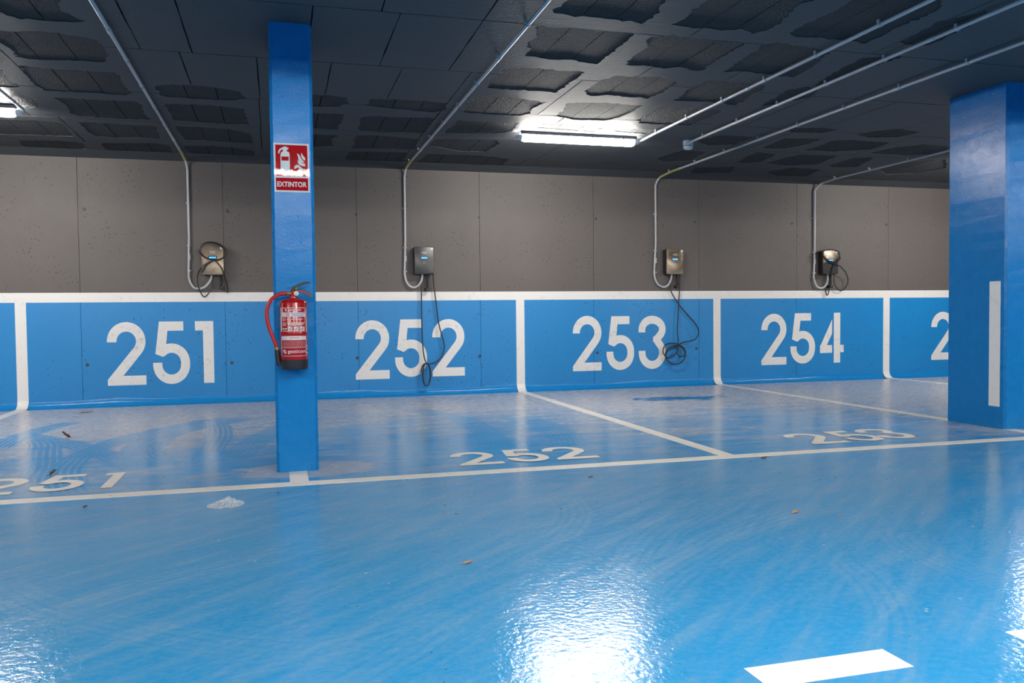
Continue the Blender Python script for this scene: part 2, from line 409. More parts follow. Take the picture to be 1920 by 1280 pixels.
# cove at the foot of the wall
cove = MB(); n = 6; prof = [(0.0, 0.0)]
R_ = 0.065
for i in range(n+1):
    a = PI/2*i/n; prof.append((R_-R_*math.sin(a), R_-R_*math.cos(a)))
segx = [X0+(X1-X0)*i/160 for i in range(161)]
pts = []
for x in segx:
    j = 1+0.14*math.sin(x*3.1)+0.10*math.sin(x*7.7+1)+0.05*random.uniform(-1, 1)
    for (u, v) in prof[1:]: pts.append((x, W-max(0.0, u*j)-0.002, max(0.0005, v*j)))
m_ = n+1
fs = [(i*m_+q, (i+1)*m_+q, (i+1)*m_+q+1, i*m_+q+1) for i in range(len(segx)-1) for q in range(m_-1)]
cove.add(pts, fs); o = cove.build('baseboard_back', M_COVE, smooth=True, fix=False); struct(o, 'rounded blue painted cove where wall meets floor')
for bx in bays:   # the divider runs over the cove and on to the floor
    mb = MB(); vs = []
    for i in range(n+1):
        a = PI/2*i/n; u, v = R_-R_*math.sin(a), R_-R_*math.cos(a)
        k_ = 1.3
        vs += [(bx-0.049, W-u*k_-0.004, v*k_+0.002), (bx+0.049, W-u*k_-0.004, v*k_+0.002)]
    mb.add(vs, [(2*i, 2*i+1, 2*i+3, 2*i+2) for i in range(n)]).build('divider_foot', M_WHITE, wall, smooth=True)

# ---- other enclosing walls, out of the photograph
for nm, a, b in (('wall_left', (X0-0.2, YB, 0), (X0, W+0.25, ZC+0.2)), ('wall_right', (X1, YB, 0), (X1+0.2, W+0.25, ZC+0.2)), ('wall_front', (X0, YB-0.2, 0), (X1, YB, ZC+0.2))):
    struct(MB().box(a, b).build(nm, M_WALL), 'plain grey and blue painted concrete wall')

# ---- added, unseen downstand beam over the aisle, put in to shade the column heads
bm_ = MB().box((X0, 2.40, 2.36), (X1, 2.70, ZC+0.02)).build('shade_beam', M_COVE_GREY, bevel=0.01); struct(bm_, 'added dark grey beam along the aisle, shading the column heads')

# ---- digits
def stroke(pl, t):
    pts = [Vector(p) for p in pl]; L = []; Rr = []
    for i, p in enumerate(pts):
        d0 = (p-pts[i-1]).normalized() if i else None
        d1 = (pts[i+1]-p).normalized() if i < len(pts)-1 else None
        d = ((d0 or d1)+(d1 or d0)).normalized()
        nrm = Vector((-d.y, d.x)); sc = 1/max(0.5, nrm.dot(Vector((-(d1 or d0).y, (d1 or d0).x))))
        L.append(p+nrm*t/2*sc); Rr.append(p-nrm*t/2*sc)
    return L, Rr
def arc(cx, cy, rx, ry, a0, a1, n=14):
    return [(cx+rx*math.cos(math.radians(a0+(a1-a0)*i/n)), cy+ry*math.sin(math.radians(a0+(a1-a0)*i/n))) for i in range(n+1)]
T = 0.15; DW = 0.61
def digit_quads(ch):
    """quads in a unit box (x already divided by its own width)"""
    q = []; w_ = DW
    def st(pl):
        L, Rr = stroke(pl, T)
        g = q[-1][4]+1 if q else 0
        for i in range(len(L)-1): q.append([L[i], L[i+1], Rr[i+1], Rr[i], g])
    def qd(*p): q.append([*p, q[-1][4]+1 if q else 0])
    if ch == '2':
        st([(0.075, 0.683)]+arc(0.305, 0.695, 0.23, 0.23, 178, -40, 22)+[(0.105, 0.10)])
        qd((0.10, 0), (DW, 0), (DW, T), (0.10, T)); qd((0, 0.0), (0.15, 0.0), (0.0475, 0.148), (0.0, 0.091)); qd((0.15, 0), (0.22, 0.15), (0.11, 0.2), (0.0475, 0.148))
    elif ch == '5':
        qd((0.11, 0.852), (0.51, 0.852), (0.51, 1), (0.11, 1))
        qd((0.11, 1), (0.262, 0.99), (0.215, 0.60), (0.04, 0.485)); qd((0.04, 0.485), (0.165, 0.437), (0.225, 0.472), (0.215, 0.60))
        st(arc(0.305, 0.345, 0.23, 0.23, 125, 0, 12)+arc(0.305, 0.305, 0.23, 0.23, 0, -180, 18)+[(0.075, 0.345)])
    elif ch == '3':
        st([(0.075, 0.69), (0.075, 0.745)]+arc(0.305, 0.745, 0.23, 0.18, 178, -32, 16)+[(0.415, 0.565)])
        st([(0.41, 0.535)]+arc(0.305, 0.305, 0.23, 0.23, 44, -180, 20)+[(0.075, 0.345)])
        qd((0.325, 0.50), (0.47, 0.50), (0.47, 0.61), (0.325, 0.61))
    elif ch == '1':
        w_ = 1; qd((0, 0.852), (0.45, 0.852), (0.45, 1), (0, 1)); qd((0.43, 0), (1, 0), (1, 1), (0.43, 1))
    elif ch == '4':
        w_ = 1; qd((0.58, 0), (0.85, 0), (0.85, 1), (0.58, 1)); qd((0.85, 0.207), (1, 0.207), (1, 0.355), (0.85, 0.355))
        qd((0, 0.2), (0.507, 0.2), (0.507, 0.355), (0.0, 0.355)); qd((0, 0.33), (0.27, 0.34), (0.507, 0.59), (0.507, 0.872))
    return [([(p[0]/w_, p[1]) for p in f[:4]], f[4]) for f in q]
def digit(ch, fn, parent, mat, label, name='painted_digit'):
    mb = MB()
    for f, lay in digit_quads(ch):
        mb.add([fn(u, v, 0.0005*lay) for u, v in f], [(0, 1, 2, 3)])
    o = mb.build(name, mat, parent, fix=False); o['label'] = label; return o
WALLNUM = {
 '251': [('2', 201, 273.4, 603.6, 722), ('5', 286.8, 356, 602.5, 719.5), ('1', 366.6, 401, 601.8, 717.7)],
 '252': [('2', 666.5, 730, 600.3, 710.7), ('5', 740.4, 800.4, 598.5, 706.2), ('2', 810.7, 871, 597.9, 704.7)],
 '253': [('2', 1074, 1127.7, 592, 695), ('5', 1137, 1188.7, 592.6, 693.3), ('3', 1197.4, 1248, 591.7, 691.3)],
 '254': [('2', 1427.5, 1474.4, 588, 683.7), ('5', 1481.8, 1528, 587, 681.4), ('4', 1537.3, 1581.9, 586.2, 679.8)],
 '255': [('2', 1746, 1789, 584.2, 674), ('5', 1796, 1838, 583.6, 672.5), ('5', 1845, 1886, 583, 671)]}
for num, ds in WALLNUM.items():
    for ch, xa, xb, ya, yb in ds:
        xm = (xa+xb)/2; z1 = onY(xm, ya, W).z; z0 = onY(xm, yb, W).z
        ym = (ya+yb)/2; a = onY(xa, ym, W).x; b = onY(xb, ym, W).x
        digit(ch, lambda u, v, h: (a+(b-a)*u, W-0.0012-h, z0+(z1-z0)*v), wall, M_DIGIT, 'white painted digit %s of the wall number %s' % (ch, num))

# ---- floor markings (thin paint, children of the floor)
def line(name, a, b, mat, z=0.0012):
    return MB().box((a[0], a[1], 0.0), (b[0], b[1], z)).build(name, mat, floor)
line('front_line', (X0, 4.492), (X1, 4.598), M_LINE)['label'] = 'long cream line along the front of the bays'
for bx, y0 in ((-2.425, 4.598), (0.094, None), (2.655, 4.598), (5.175, None), (7.63, 4.598), (10.15, None), (-4.955, None), (-7.485, 4.598)):
    cx = bx
    if y0 is None:
        line('bay_line', (cx-0.049, 4.598), (cx+0.049, 4.93), M_LINE); line('bay_line', (cx-0.049, 5.44), (cx+0.049, W-0.08), M_LINE)
    else: line('bay_line', (cx-0.049, y0), (cx+0.049, W-0.08), M_LINE)
for i in range(-9, 16):
    x = 1.101+0.807*i
    if X0 < x < X1-0.5: line('centre_dash', (x, 1.712), (x+0.408, 1.824), M_DASH)
FLOORNUM = {
 '251': [('2', -1.61, -1.325, 4.73, 5.205), ('5', -1.27, -1.02, 4.74, 5.215), ('1', -0.955, -0.855, 4.75, 5.20)],
 '252': [('2', 1.015, 1.285, 4.765, 5.225), ('5', 1.335, 1.595, 4.765, 5.23), ('2', 1.62, 1.895, 4.775, 5.235)],
 '253': [('2', 3.415, 3.70, 4.775, 5.24), ('5', 3.76, 4.03, 4.775, 5.25), ('3', 4.04, 4.31, 4.80, 5.27)],
 '254': [('2', 5.92, 6.20, 4.775, 5.24), ('5', 6.26, 6.53, 4.775, 5.24), ('4', 6.56, 6.84, 4.775, 5.24)]}
for num, ds in FLOORNUM.items():
    for ch, xa, xb, ya, yb in ds:
        digit(ch, lambda u, v, h: (xa+(xb-xa)*u, ya+(yb-ya)*v, 0.0012+h), floor, M_LINE, 'cream painted digit %s of the floor number %s' % (ch, num))

# ---- ceiling: skim-coat panels with ragged openings showing rough blocks, narrow joints between panels
ceil = MB().box((X0, YB, ZC+0.03), (X1, W+0.012, ZC+0.3)).build('ceiling', M_SLAB); struct(ceil, 'dark grey block ceiling with ragged mortar bands')
PX = []
def crop(ox, oy, s, pl): PX.append([(ox+x/s, oy+y/s) for x, y in pl])
A_ = (0, 0, 3.692); B_ = (560, 0, 3.879); C_ = (820, 0, 4.571); D_ = (1180, 0, 5.053); E_ = (1480, 0, 4.364); F_ = (1200, 180, 3.2)
for base, pl in (
 (A_, [(-150,-260),(260,-260),(400,0),(420,60),(470,95),(575,140),(500,155),(340,145),(150,130),(40,105),(-60,40)]),
 (A_, [(-200,190),(0,215),(120,222),(230,210),(420,235),(560,255),(690,285),(735,350),(745,400),(720,428),(640,425),(550,422),(330,412),(200,412),(105,390),(110,360),(50,320),(0,290),(-120,240)]),
 (A_, [(130,455),(220,460),(370,480),(500,480),(700,500),(800,500),(840,525),(850,580),(915,640),(870,660),(720,648),(500,635),(300,625),(255,590),(190,530)]),
 (A_, [(-400,440),(-100,440),(0,475),(30,515),(70,560),(130,600),(60,605),(0,600),(-300,585)]),
 (A_, [(-320,650),(0,668),(150,672),(240,685),(270,740),(200,745),(0,740),(-250,735)]),
 (A_, [(375,675),(480,680),(640,690),(800,695),(950,705),(990,740),(1000,790),(1040,828),(870,822),(650,808),(560,805),(480,780),(470,740)]),
 (A_, [(-200,830),(250,835),(420,850),(470,890),(510,945),(360,940),(0,930),(-180,920)]),
 (A_, [(540,845),(700,850),(900,865),(1085,875),(1095,920),(1110,960),(960,955),(800,955),(670,945),(600,900)]),
 (A_, [(140,970),(420,975),(570,990),(600,1030),(500,1045),(180,1035)]),
 (A_, [(700,990),(850,990),(1050,990),(1180,1010),(1205,1060),(1050,1062),(870,1062),(750,1050)]),
 (A_, [(1085,600),(1110,590),(1300,588),(1500,605),(1680,640),(1690,680),(1600,695),(1300,680),(1130,665),(1090,635)]),
 (A_, [(1140,720),(1320,722),(1520,735),(1690,755),(1705,810),(1730,860),(1560,855),(1370,842),(1200,830),(1170,770)]),
 (A_, [(1215,875),(1400,880),(1600,895),(1740,930),(1750,990),(1590,985),(1420,970),(1280,965)]),
 (A_, [(1270,1010),(1450,1010),(1600,1020),(1750,1040),(1770,1095),(1620,1090),(1320,1070)]),
 (B_, [(-50,690),(200,690),(350,710),(355,755),(280,775),(-50,770)]),
 (B_, [(530,720),(700,725),(900,735),(1075,750),(1070,795),(990,815),(800,800),(650,785),(520,770),(495,765)]),
 (B_, [(-40,815),(330,830),(310,880),(290,920),(290,940),(-40,930)]),
 (B_, [(460,850),(560,845),(700,855),(990,855),(940,910),(910,968),(780,962),(600,955),(440,950),(430,930)]),
 (B_, [(-20,975),(275,985),(240,1020),(250,1060),(-30,1070)]),
 (B_, [(415,985),(600,985),(730,1000),(880,1010),(840,1085),(690,1085),(390,1075)]),
 (B_, [(360,1105),(560,1105),(790,1110),(760,1180),(600,1185),(330,1170)]),
 (B_, [(1000,1010),(1440,1020),(1460,1035),(1360,1105),(1180,1100),(940,1060)]),
 (B_, [(940,1120),(1300,1130),(1480,1150),(1540,1160),(1460,1205),(1110,1195),(860,1180)]),
 (C_, [(1300,-220),(2150,-220),(1950,0),(1900,85),(1830,150),(1760,200),(1640,185),(1500,165),(1300,145),(1130,130),(1010,110),(1000,85),(1120,0)]),
 (C_, [(850,225),(1100,240),(1420,270),(1690,285),(1640,340),(1500,450),(1370,550),(1150,510),(1000,510),(760,480),(790,400),(780,370),(850,300)]),
 (C_, [(560,600),(740,580),(900,585),(1050,610),(1220,605),(1260,620),(1180,680),(1090,750),(1000,795),(900,780),(700,770),(450,760),(430,720),(500,660)]),
 (C_, [(1530,650),(1700,655),(1920,660),(2050,700),(1930,790),(1800,845),(1660,830),(1450,815),(1320,822),(1270,805),(1270,780),(1400,690)]),
 (C_, [(320,830),(430,825),(640,835),(780,855),(930,875),(830,920),(790,970),(700,992),(580,985),(330,970),(210,960),(250,910)]),
 (C_, [(1120,880),(1290,880),(1450,880),(1760,905),(1680,950),(1550,1010),(1450,1032),(1180,1025),(1000,995),(1080,940)]),
 (C_, [(900,1055),(1100,1065),(1250,1075),(1415,1095),(1350,1130),(1150,1120),(850,1095)]),
 (C_, [(180,1030),(450,1045),(700,1055),(640,1120),(500,1140),(60,1140)]),
 (C_, [(1590,1105),(1740,1105),(1860,1115),(1800,1145),(1700,1143),(1510,1125)]),
 (D_, [(1000,-150),(2050,-150),(1740,0),(1530,80),(1510,150),(1420,220),(1300,290),(1180,315),(1060,270),(920,290),(780,275),(600,265),(410,235),(560,150),(640,70),(760,0)]),
 (D_, [(210,350),(400,335),(600,360),(800,395),(1090,410),(990,480),(850,555),(720,650),(640,670),(480,635),(330,645),(170,625),(-30,610),(50,520),(180,450),(170,390)]),
 (D_, [(1270,430),(1400,405),(1560,425),(1780,460),(1920,480),(1800,580),(1700,660),(1560,730),(1400,715),(1210,695),(1100,670),(890,680),(1000,620),(1100,540),(1200,490)]),
 (D_, [(740,765),(900,770),(1080,780),(1300,815),(1200,880),(1000,1000),(860,970),(700,965),(430,950),(560,850)]),
 (D_, [(280,1020),(400,1010),(560,1030),(900,1045),(750,1120),(560,1190),(420,1180),(230,1175),(100,1165),(80,1135)]),
 (D_, [(1260,1000),(1500,850),(1700,820),(1790,845),(1720,920),(1500,960)]),
 (E_, [(0,270),(390,80),(520,0),(700,-90),(1200,-90),(1250,60),(1120,130),(930,200),(780,280),(620,355),(480,330),(250,310),(20,300)]),
 (E_, [(905,340),(1200,190),(1360,140),(1640,90),(1500,200),(1330,280),(1130,370),(960,360)]),
 (E_, [(100,780),(340,610),(600,470),(930,460),(760,520),(480,620),(240,730),(160,790)]),
 (E_, [(560,1100),(700,1070),(900,1055),(1060,1080),(900,1120),(650,1125)]),
 (F_, [(890,190),(1080,190),(1190,200),(1100,220),(900,215)]),
 (F_, [(1000,325),(1150,270),(1260,262),(1500,280),(1380,320),(1150,330)]),
 (F_, [(740,310),(860,255),(1100,255),(1000,290),(850,315)]),
 (F_, [(760,400),(960,350),(1180,360),(1060,410),(880,415)]),
 (F_, [(580,395),(700,335),(820,350),(720,395),(600,402)]),
 (F_, [(1140,415),(1280,370),(1400,370),(1300,425),(1150,428)]),
 (F_, [(1380,340),(1520,310),(1700,290),(1840,300),(1840,340),(1600,355)]),
 (F_, [(330,265),(480,235),(670,245),(560,290),(400,295)]),
 (F_, [(100,375),(250,325),(400,335),(300,390),(150,395)]),
 (F_, [(330,430),(570,425),(540,460),(300,465)]),
 (F_, [(1430,440),(1600,395),(1840,380),(1840,430),(1650,465),(1480,470)]),
 (F_, [(760,455),(900,430),(1080,440),(1000,480),(820,480)]),
): crop(*base, pl)
patches = [[Vector((q.x, q.y)) for q in (onZ(x, y, ZC) for x, y in pl)] for pl in PX]
def inpoly(p, poly):
    c = False; n = len(poly); j = n-1
    for i in range(n):
        a, b = poly[i], poly[j]
        if (a[1] > p[1]) != (b[1] > p[1]) and p[0] < (b[0]-a[0])*(p[1]-a[1])/(b[1]-a[1])+a[0]: c = not c
        j = i
    return c
rows = [YB, -4.7, -3.65, -2.6, -1.57, -0.54, 0.49, 1.52, 2.55, 3.58, 4.60, 5.60, 6.66, 7.64, 8.62, W]
# blocks beyond the picture: the same module goes on
for ra, rb in zip(rows[:-1], rows[1:]):
    x = X0+0.25
    while x < X1-1.0:
        cx, cy = x+0.42, (ra+rb)/2
        p = to_px((cx, cy, ZC)); q = to_px((x, ra+0.1, ZC)); s_ = to_px((x+0.85, rb-0.1, ZC))
        vis = any(v and -60 < v[0] < 1980 and v[1] > -70 for v in (p, q, s_, to_px((x, rb-0.1, ZC)), to_px((x+0.85, ra+0.1, ZC))))
        clash = any(abs(c.x-cx) < 0.75 and abs(c.y-cy) < 0.75 for pl in patches[:len(PX)] for c in pl)
        if not vis and not clash and random.random() < 0.8:
            hx, hy = 0.37+random.uniform(-0.04, 0.04), (rb-ra)*0.33
            patches.append([Vector((cx+hx*math.copysign(abs(math.cos(a))**0.5, math.cos(a)), cy+hy*math.copysign(abs(math.sin(a))**0.5, math.sin(a)))) for a in [2*PI*i/14 for i in range(14)]])
        x += 1.0
def ragged(poly):
    out = []
    n = len(poly)
    for i in range(n):
        a, b = poly[i], poly[(i+1) % n]; L = (b-a).length; m = max(1, int(L/0.03)); nr = Vector((-(b-a).y, (b-a).x)).normalized() if L > 1e-6 else Vector((0, 0))
        for k in range(m):
            tt = k/m; out.append(a.lerp(b, tt)+nr*(random.gauss(0, 0.006)+0.012*math.sin(37*(a.x+tt*L)+5*i)*math.sin(23*a.y+11*tt)))
    return out
near = [ragged(p) for p in patches]
boxes = [(min(v.x for v in p), min(v.y for v in p), max(v.x for v in p), max(v.y for v in p)) for p in near]
XS = {10: [-5.3, -3.9, -2.2, -0.78, -0.484, 0.21, 0.675, 1.14, 2.45, 3.1, 4.35, 5.4, 7.0, 9.5], 11: [-4.8, -3.2, -1.6, -0.56, -0.10, 0.368, 0.83, 1.30, 2.1, 3.25, 4.0, 4.75, 5.5, 7.5, 9.8],
      12: [-5, -3.4, -1.9, -0.11, 1.3, 2.35, 3.4, 4.6, 5.9, 7.2, 9], 13: [-5, -3.0, -1.7, -0.118, 1.3, 2.7, 4.1, 5.5, 6.9, 9], 9: [-5.2, -2.6, -0.9, -0.48, 0.57, 1.14, 2.4, 3.7, 4.9, 7, 9.5], 14: [-4.5, -2, 0.3, 2.6, 5, 7.4, 10]}
DEP = 0.0035
for ri, (ra, rb) in enumerate(zip(rows[:-1], rows[1:])):
    xs = [X0]+XS.get(ri, [-5.4, -2.8, -0.2, 2.4, 5.0, 7.6, 10.2])+[X1]
    for xa, xb in zip(xs[:-1], xs[1:]):
        g = 0.0035; r0 = (xa+g, ra+g*1.2, xb-g, rb-g*1.2)
        def edge(p0, p1, m):   # slightly wavering joints
            return [Vector(p0).lerp(Vector(p1), i/m)+Vector((random.uniform(-1, 1), random.uniform(-1, 1)))*0.0022 for i in range(m)]
        nx = max(2, int((xb-xa)/0.12)); ny = max(2, int((rb-ra)/0.15))
        rect = edge((r0[0], r0[1]), (r0[2], r0[1]), nx)+edge((r0[2], r0[1]), (r0[2], r0[3]), ny)+edge((r0[2], r0[3]), (r0[0], r0[3]), nx)+edge((r0[0], r0[3]), (r0[0], r0[1]), ny)
        hit = [near[i] for i, bb in enumerate(boxes) if bb[0] < r0[2] and bb[2] > r0[0] and bb[1] < r0[3] and bb[3] > r0[1]]
        verts = list(rect); edges = [(i, (i+1) % len(rect)) for i in range(len(rect))]
        for pl in hit:
            o_ = len(verts); verts += pl; edges += [(o_+i, o_+(i+1) % len(pl)) for i in range(len(pl))]
        vo, eo, fo, *_ = geometry.delaunay_2d_cdt([Vector((v[0], v[1])) for v in verts], edges, [], 0, 1e-5)
        keep = []
        for f in fo:
            c = (vo[f[0]]+vo[f[1]]+vo[f[2]])/3
            if inpoly(c, rect) and not any(inpoly(c, pl) for pl in hit): keep.append(tuple(f))
        if not keep: continue
        used = sorted({i for f in keep for i in f}); mp = {u: i for i, u in enumerate(used)}
        cnt = {}
        for f in keep:
            for i in range(3):
                e = (f[i], f[(i+1) % 3]); cnt[frozenset(e)] = None if frozenset(e) in cnt else e
        vs = [(vo[u].x, vo[u].y, ZC) for u in used]; fs = [tuple(mp[i] for i in f)[::-1] for f in keep]
        up_ = {}
        for e in cnt.values():
            if e is None: continue
            for i in e:
                if i not in up_: up_[i] = len(vs); vs.append((vo[i].x, vo[i].y, ZC+DEP))
            fs.append((mp[e[0]], mp[e[1]], up_[e[1]], up_[e[0]]))
        MB().add(vs, fs).build('ceiling_panel', M_SKIM, ceil, fix=False)
# rough blocks seen in the openings, three or so to an opening
rest = MB(); NTR = len(PX)
for bi, bb in enumerate(boxes):
    wx = bb[2]-bb[0]; m = max(2, round(wx/0.235)); pad = 0.012
    if m > 5: m = 5
    for k in range(m):
        a = bb[0]-pad+(wx+2*pad)*k/m; b = bb[0]-pad+(wx+2*pad)*(k+1)/m
        dz = random.uniform(0, 0.0018)
        bx_ = ((a+0.0032, bb[1]-pad, ZC+DEP+dz), (b-0.0032, bb[3]+pad, ZC+0.029))
        if bi < NTR: MB().box(*bx_).build('ceiling_block', M_BLOCK, ceil, fix=False)
        else: rest.box(*bx_)
rest.build('ceiling_block', M_BLOCK, ceil, fix=False)['kind'] = 'stuff'   # blocks beyond the picture
# haunch where the ceiling meets the wall
hb = MB(); hv = []
for x in [X0+(X1-X0)*i/120 for i in range(121)]:
    j = random.uniform(-0.006, 0.006)
    hv += [(x, W-0.16+j, ZC+0.001), (x, W-0.03, 2.488+j*0.4), (x, W+0.005, 2.474)]
hb.add(hv, [(i*3+q, (i+1)*3+q, (i+1)*3+q+1, i*3+q+1) for i in range(120) for q in range(2)])
struct(hb.build('trim_1', M_SKIM, smooth=True, fix=False), 'dark mortar haunch between ceiling and wall')

# ================================================================== COLUMNS
def column(xa, xb, ya, yb, label, chamfer=0.016):
    mb = MB(); c = chamfer; N = 40
    vs = []
    outline = [(xa+c, ya), (xb-c, ya), (xb, ya+c), (xb, yb-c), (xb-c, yb), (xa+c, yb), (xa, yb-c), (xa, ya+c)]
    for i in range(N+1):
        z = ZC*i/N; vs += [(x+random.uniform(-1, 1)*0.0012, y+random.uniform(-1, 1)*0.0012, z) for x, y in outline]
    fs = [(i*8+k, i*8+(k+1) % 8, (i+1)*8+(k+1) % 8, (i+1)*8+k) for i in range(N) for k in range(8)]
    fs += [tuple(range(8))[::-1], tuple(N*8+k for k in range(8))]
    o = mb.add(vs, fs).build('column', M_COL)
    return tag(o, label, 'column')
Y1 = 4.903
c1 = column(-0.023, 0.211, Y1, Y1+0.55, 'slim blue concrete column carrying the red extinguisher and its sign')
c2 = column(5.124, 5.36, 4.917, 5.472, 'blue concrete column with a white vertical strip on its side')
c3 = column(-5.08, -4.84, 4.91, 5.46, 'plain blue concrete column between the bays before number 251')
c4 = column(10.28, 10.52, 4.91, 5.46, 'plain blue concrete column beyond bay 255')
MB().box((5.1225, 4.962, 0.163), (5.1245, 5.061, 1.091)).build('white_strip', M_WHITE, c2)['label'] = 'white painted vertical strip'

# ================================================================== TUBE LIGHTS
def tube_light(x, y, label):
    L = 1.19; r = empty('tube_light', (x, y, ZC)); tag(r, label, 'ceiling light', 'tube lights on the ceiling')
    h = MB().box((x-L/2+0.03, y-0.047, ZC-0.030), (x+L/2-0.03, y+0.047, ZC)).build('housing', M_HOUS, r, bevel=0.006)
    prof = [(0.046*math.cos(a)**(1 if i in (0, 12) else 1)*(1 if 0 < i < 12 else 0.8), -0.058*math.sin(a)) for i, a in enumerate([PI*i/12 for i in range(13)])]
    vs = []; 
    xs = [-L/2+0.045, -L/2+0.07, L/2-0.07, L/2-0.045]; sc = [0.82, 1, 1, 0.82]
    for xx, k in zip(xs, sc): vs += [(x+xx, y+u*k, ZC-0.0302+v*k) for u, v in prof]
    n_ = len(prof)
    fs = [(i*n_+q, (i+1)*n_+q, (i+1)*n_+q+1, i*n_+q+1) for i in range(3) for q in range(n_-1)]
    fs += [tuple(range(n_)), tuple(3*n_+q for q in range(n_))[::-1]]
    MB().add(vs, fs).build('diffuser', M_TUBE, r, smooth=True)
    for s in (-1, 1):
        e0 = s*(L/2-0.046); e1 = s*L/2
        vs = [(x+e0, y+u*0.84, ZC-0.030+v*0.86) for u, v in prof]+[(x+e1, y+u*0.55, ZC-0.030+v*0.6) for u, v in prof]
        fs = [(q, q+1, n_+q+1, n_+q) for q in range(n_-1)]+[tuple(range(n_)), tuple(range(n_, 2*n_))[::-1]]
        MB().add(vs, fs).build('end_cap', M_CAP, r, smooth=True)
        for q in (0.12, 0.42):
            MB().box((x+s*q-0.008, y-0.051, ZC-0.034), (x+s*q+0.008, y-0.0465, ZC-0.016)).build('clip', M_HOUS, r)
    return r
YL = 7.31
tube_light(2.70, YL, 'lit tube light above the bays 252 and 253, its end joined to a conduit')
tube_light(-2.47, YL, 'lit tube light above bay 251, by the divider left of that number')
tube_light(7.87, YL, 'lit tube light above bay 255 behind the white-striped column')
tube_light(-7.0, YL, 'lit tube light at the far end of the bay row before number 251')
for x in (-5.0, 0.15, 5.3, 10.4):
    tube_light(x, -4.2, 'lit tube light above the opposite parking row')
for x in (-5.2, -2.9, 0.25, 2.35, 5.5, 7.9, 10.4):  # row packed closer, extra lamps added to brighten the floor
    tube_light(x, 0.15, 'lit tube light above the aisle, beyond the dashed line from the bays, in a row with extra lamps added to brighten the floor')
for x in (-3.6, 1.6, 6.8):  # second aisle row, added only to brighten the floor
    tube_light(x, 1.35, 'added tube light brightening the aisle floor by the dashed line')

# ================================================================== CONDUITS
RC = 0.0115
def conduit(name, path, label, clips, sleeves=(), couple=(), group='grey conduits along the ceiling'):
    root = empty(name, path[0]); tag(root, label, 'conduit', group)
    MB().tube(path, RC, 10).build('pipe', M_PVC, root, smooth=True)
    for p, ax in clips:
        p = Vector(p)
        mb = MB().lathe([(RC+0.001, -0.008), (RC+0.0035, -0.008), (RC+0.0035, 0.008), (RC+0.001, 0.008)], p, 12, ax)
        if ax == 'y': mb.box((p.x-0.021, p.y-0.008, p.z+0.004), (p.x-0.009, p.y+0.008, ZC))
        else: mb.box((p.x-0.022, p.y+0.002, p.z-0.008), (p.x-0.009, W, p.z+0.008))
        mb.build('clip', M_CLIP, root)
    for pa in sleeves: MB().tube(pa, RC+0.0016, 10).build('bend_sleeve', M_YEL, root, smooth=True)['label'] = 'yellowed bend sleeve'
    for p, ax in couple: MB().lathe([(RC, -0.03), (RC+0.002, -0.03), (RC+0.002, 0.03), (RC, 0.03)], p, 12, ax).build('coupling', M_PVC, root, smooth=True)
    return root
ZP = ZC-0.026; YP = W-0.026
def drop_conduit(x, xw, ubend, label, sleeve, y_end=2.70, zb=1.34):
    """ceiling run in y, bend at the wall, drop, U-bend up into the charger"""
    b = 0.10
    path = [Vector((x, y_end, ZP)), Vector((x, 4.5, ZP)), Vector((x, 6, ZP)), Vector((x, YP-0.30, ZP-0.002))]
    for i in range(7):
        a = PI/2*i/6; path.append(Vector((x+(xw-x)*i/6, YP-b+b*math.sin(a), ZP-0.015-b+b*math.cos(a))))
    path += [Vector((xw, YP, 2.0))]
    um = [Vector(q) for q in ubend]
    path += smooth_path([Vector((xw, YP, 1.7)), *um], 8)
    clips = [((x, yy, ZP), 'y') for yy in [YP-0.28-0.62*i for i in range(9)]]+[((xw, YP, zz), 'z') for zz in (1.36, 1.62, 2.05)]
    sl = [[Vector((x, YP-0.52, ZP)), Vector((x, YP-0.3, ZP-0.001)), path[5], path[6]]] if sleeve else []
    return conduit('charger_conduit', path, label, clips, sl, [((x, 5.2, ZP), 'y'), ((x, 7.0, ZP), 'y'), ((xw, YP, 1.50), 'z')])
def ub(cx, cy, s, pl, ys):
    return [onY(cx+x/s, cy+y/s, yy) for (x, y), yy in zip(pl, ys)]
Ys = lambda n: [YP-0.028*i/(n-1) for i in range(n)]
k1 = [(205,700),(212,790),(230,850),(290,930),(370,945),(450,925),(520,860),(560,790),(568,735)]
drop_conduit(-0.885, -0.861, ub(330, 430, 8.53, k1, Ys(9)), 'grey conduit running along ceiling and down to the charger above 251', True)
k2 = [(77,280),(80,320),(90,360),(115,395),(150,408),(185,390),(205,360),(213,325),(214,306)]
drop_conduit(1.378, 1.356, ub(740, 440, 4.129, k2, Ys(9)), 'grey conduit running along ceiling and down to the dark charger above 252', True)
k3 = [(83,330),(85,375),(95,420),(120,460),(165,482),(205,468),(230,430),(240,390),(242,365)]
drop_conduit(4.395, 4.345, ub(1210, 440, 4.925, k3, Ys(9)), 'grey conduit with yellowed sleeve down to the charger above 253', True)
k4 = [(255,700),(250,780),(270,860),(310,950),(380,985),(450,960),(495,890),(510,800),(510,715)]
drop_conduit(6.62, 6.53, ub(1500, 440, 9.85, k4, Ys(9)), 'grey conduit down to the charger above 254', False)
conduit('lamp_conduit', [(3.32, 2.70, ZP), (3.32, 5, ZP), (3.32, 7.0, ZP), (3.32, YL-0.04, ZP-0.004), (3.30, YL, ZP-0.02), (3.285, YL, ZP-0.03)], 'grey conduit feeding the tube light between bays 252 and 253',
        [((3.32, yy, ZP), 'y') for yy in [6.95-0.58*i for i in range(7)]], (), [((3.32, 5.45, ZP), 'y')])
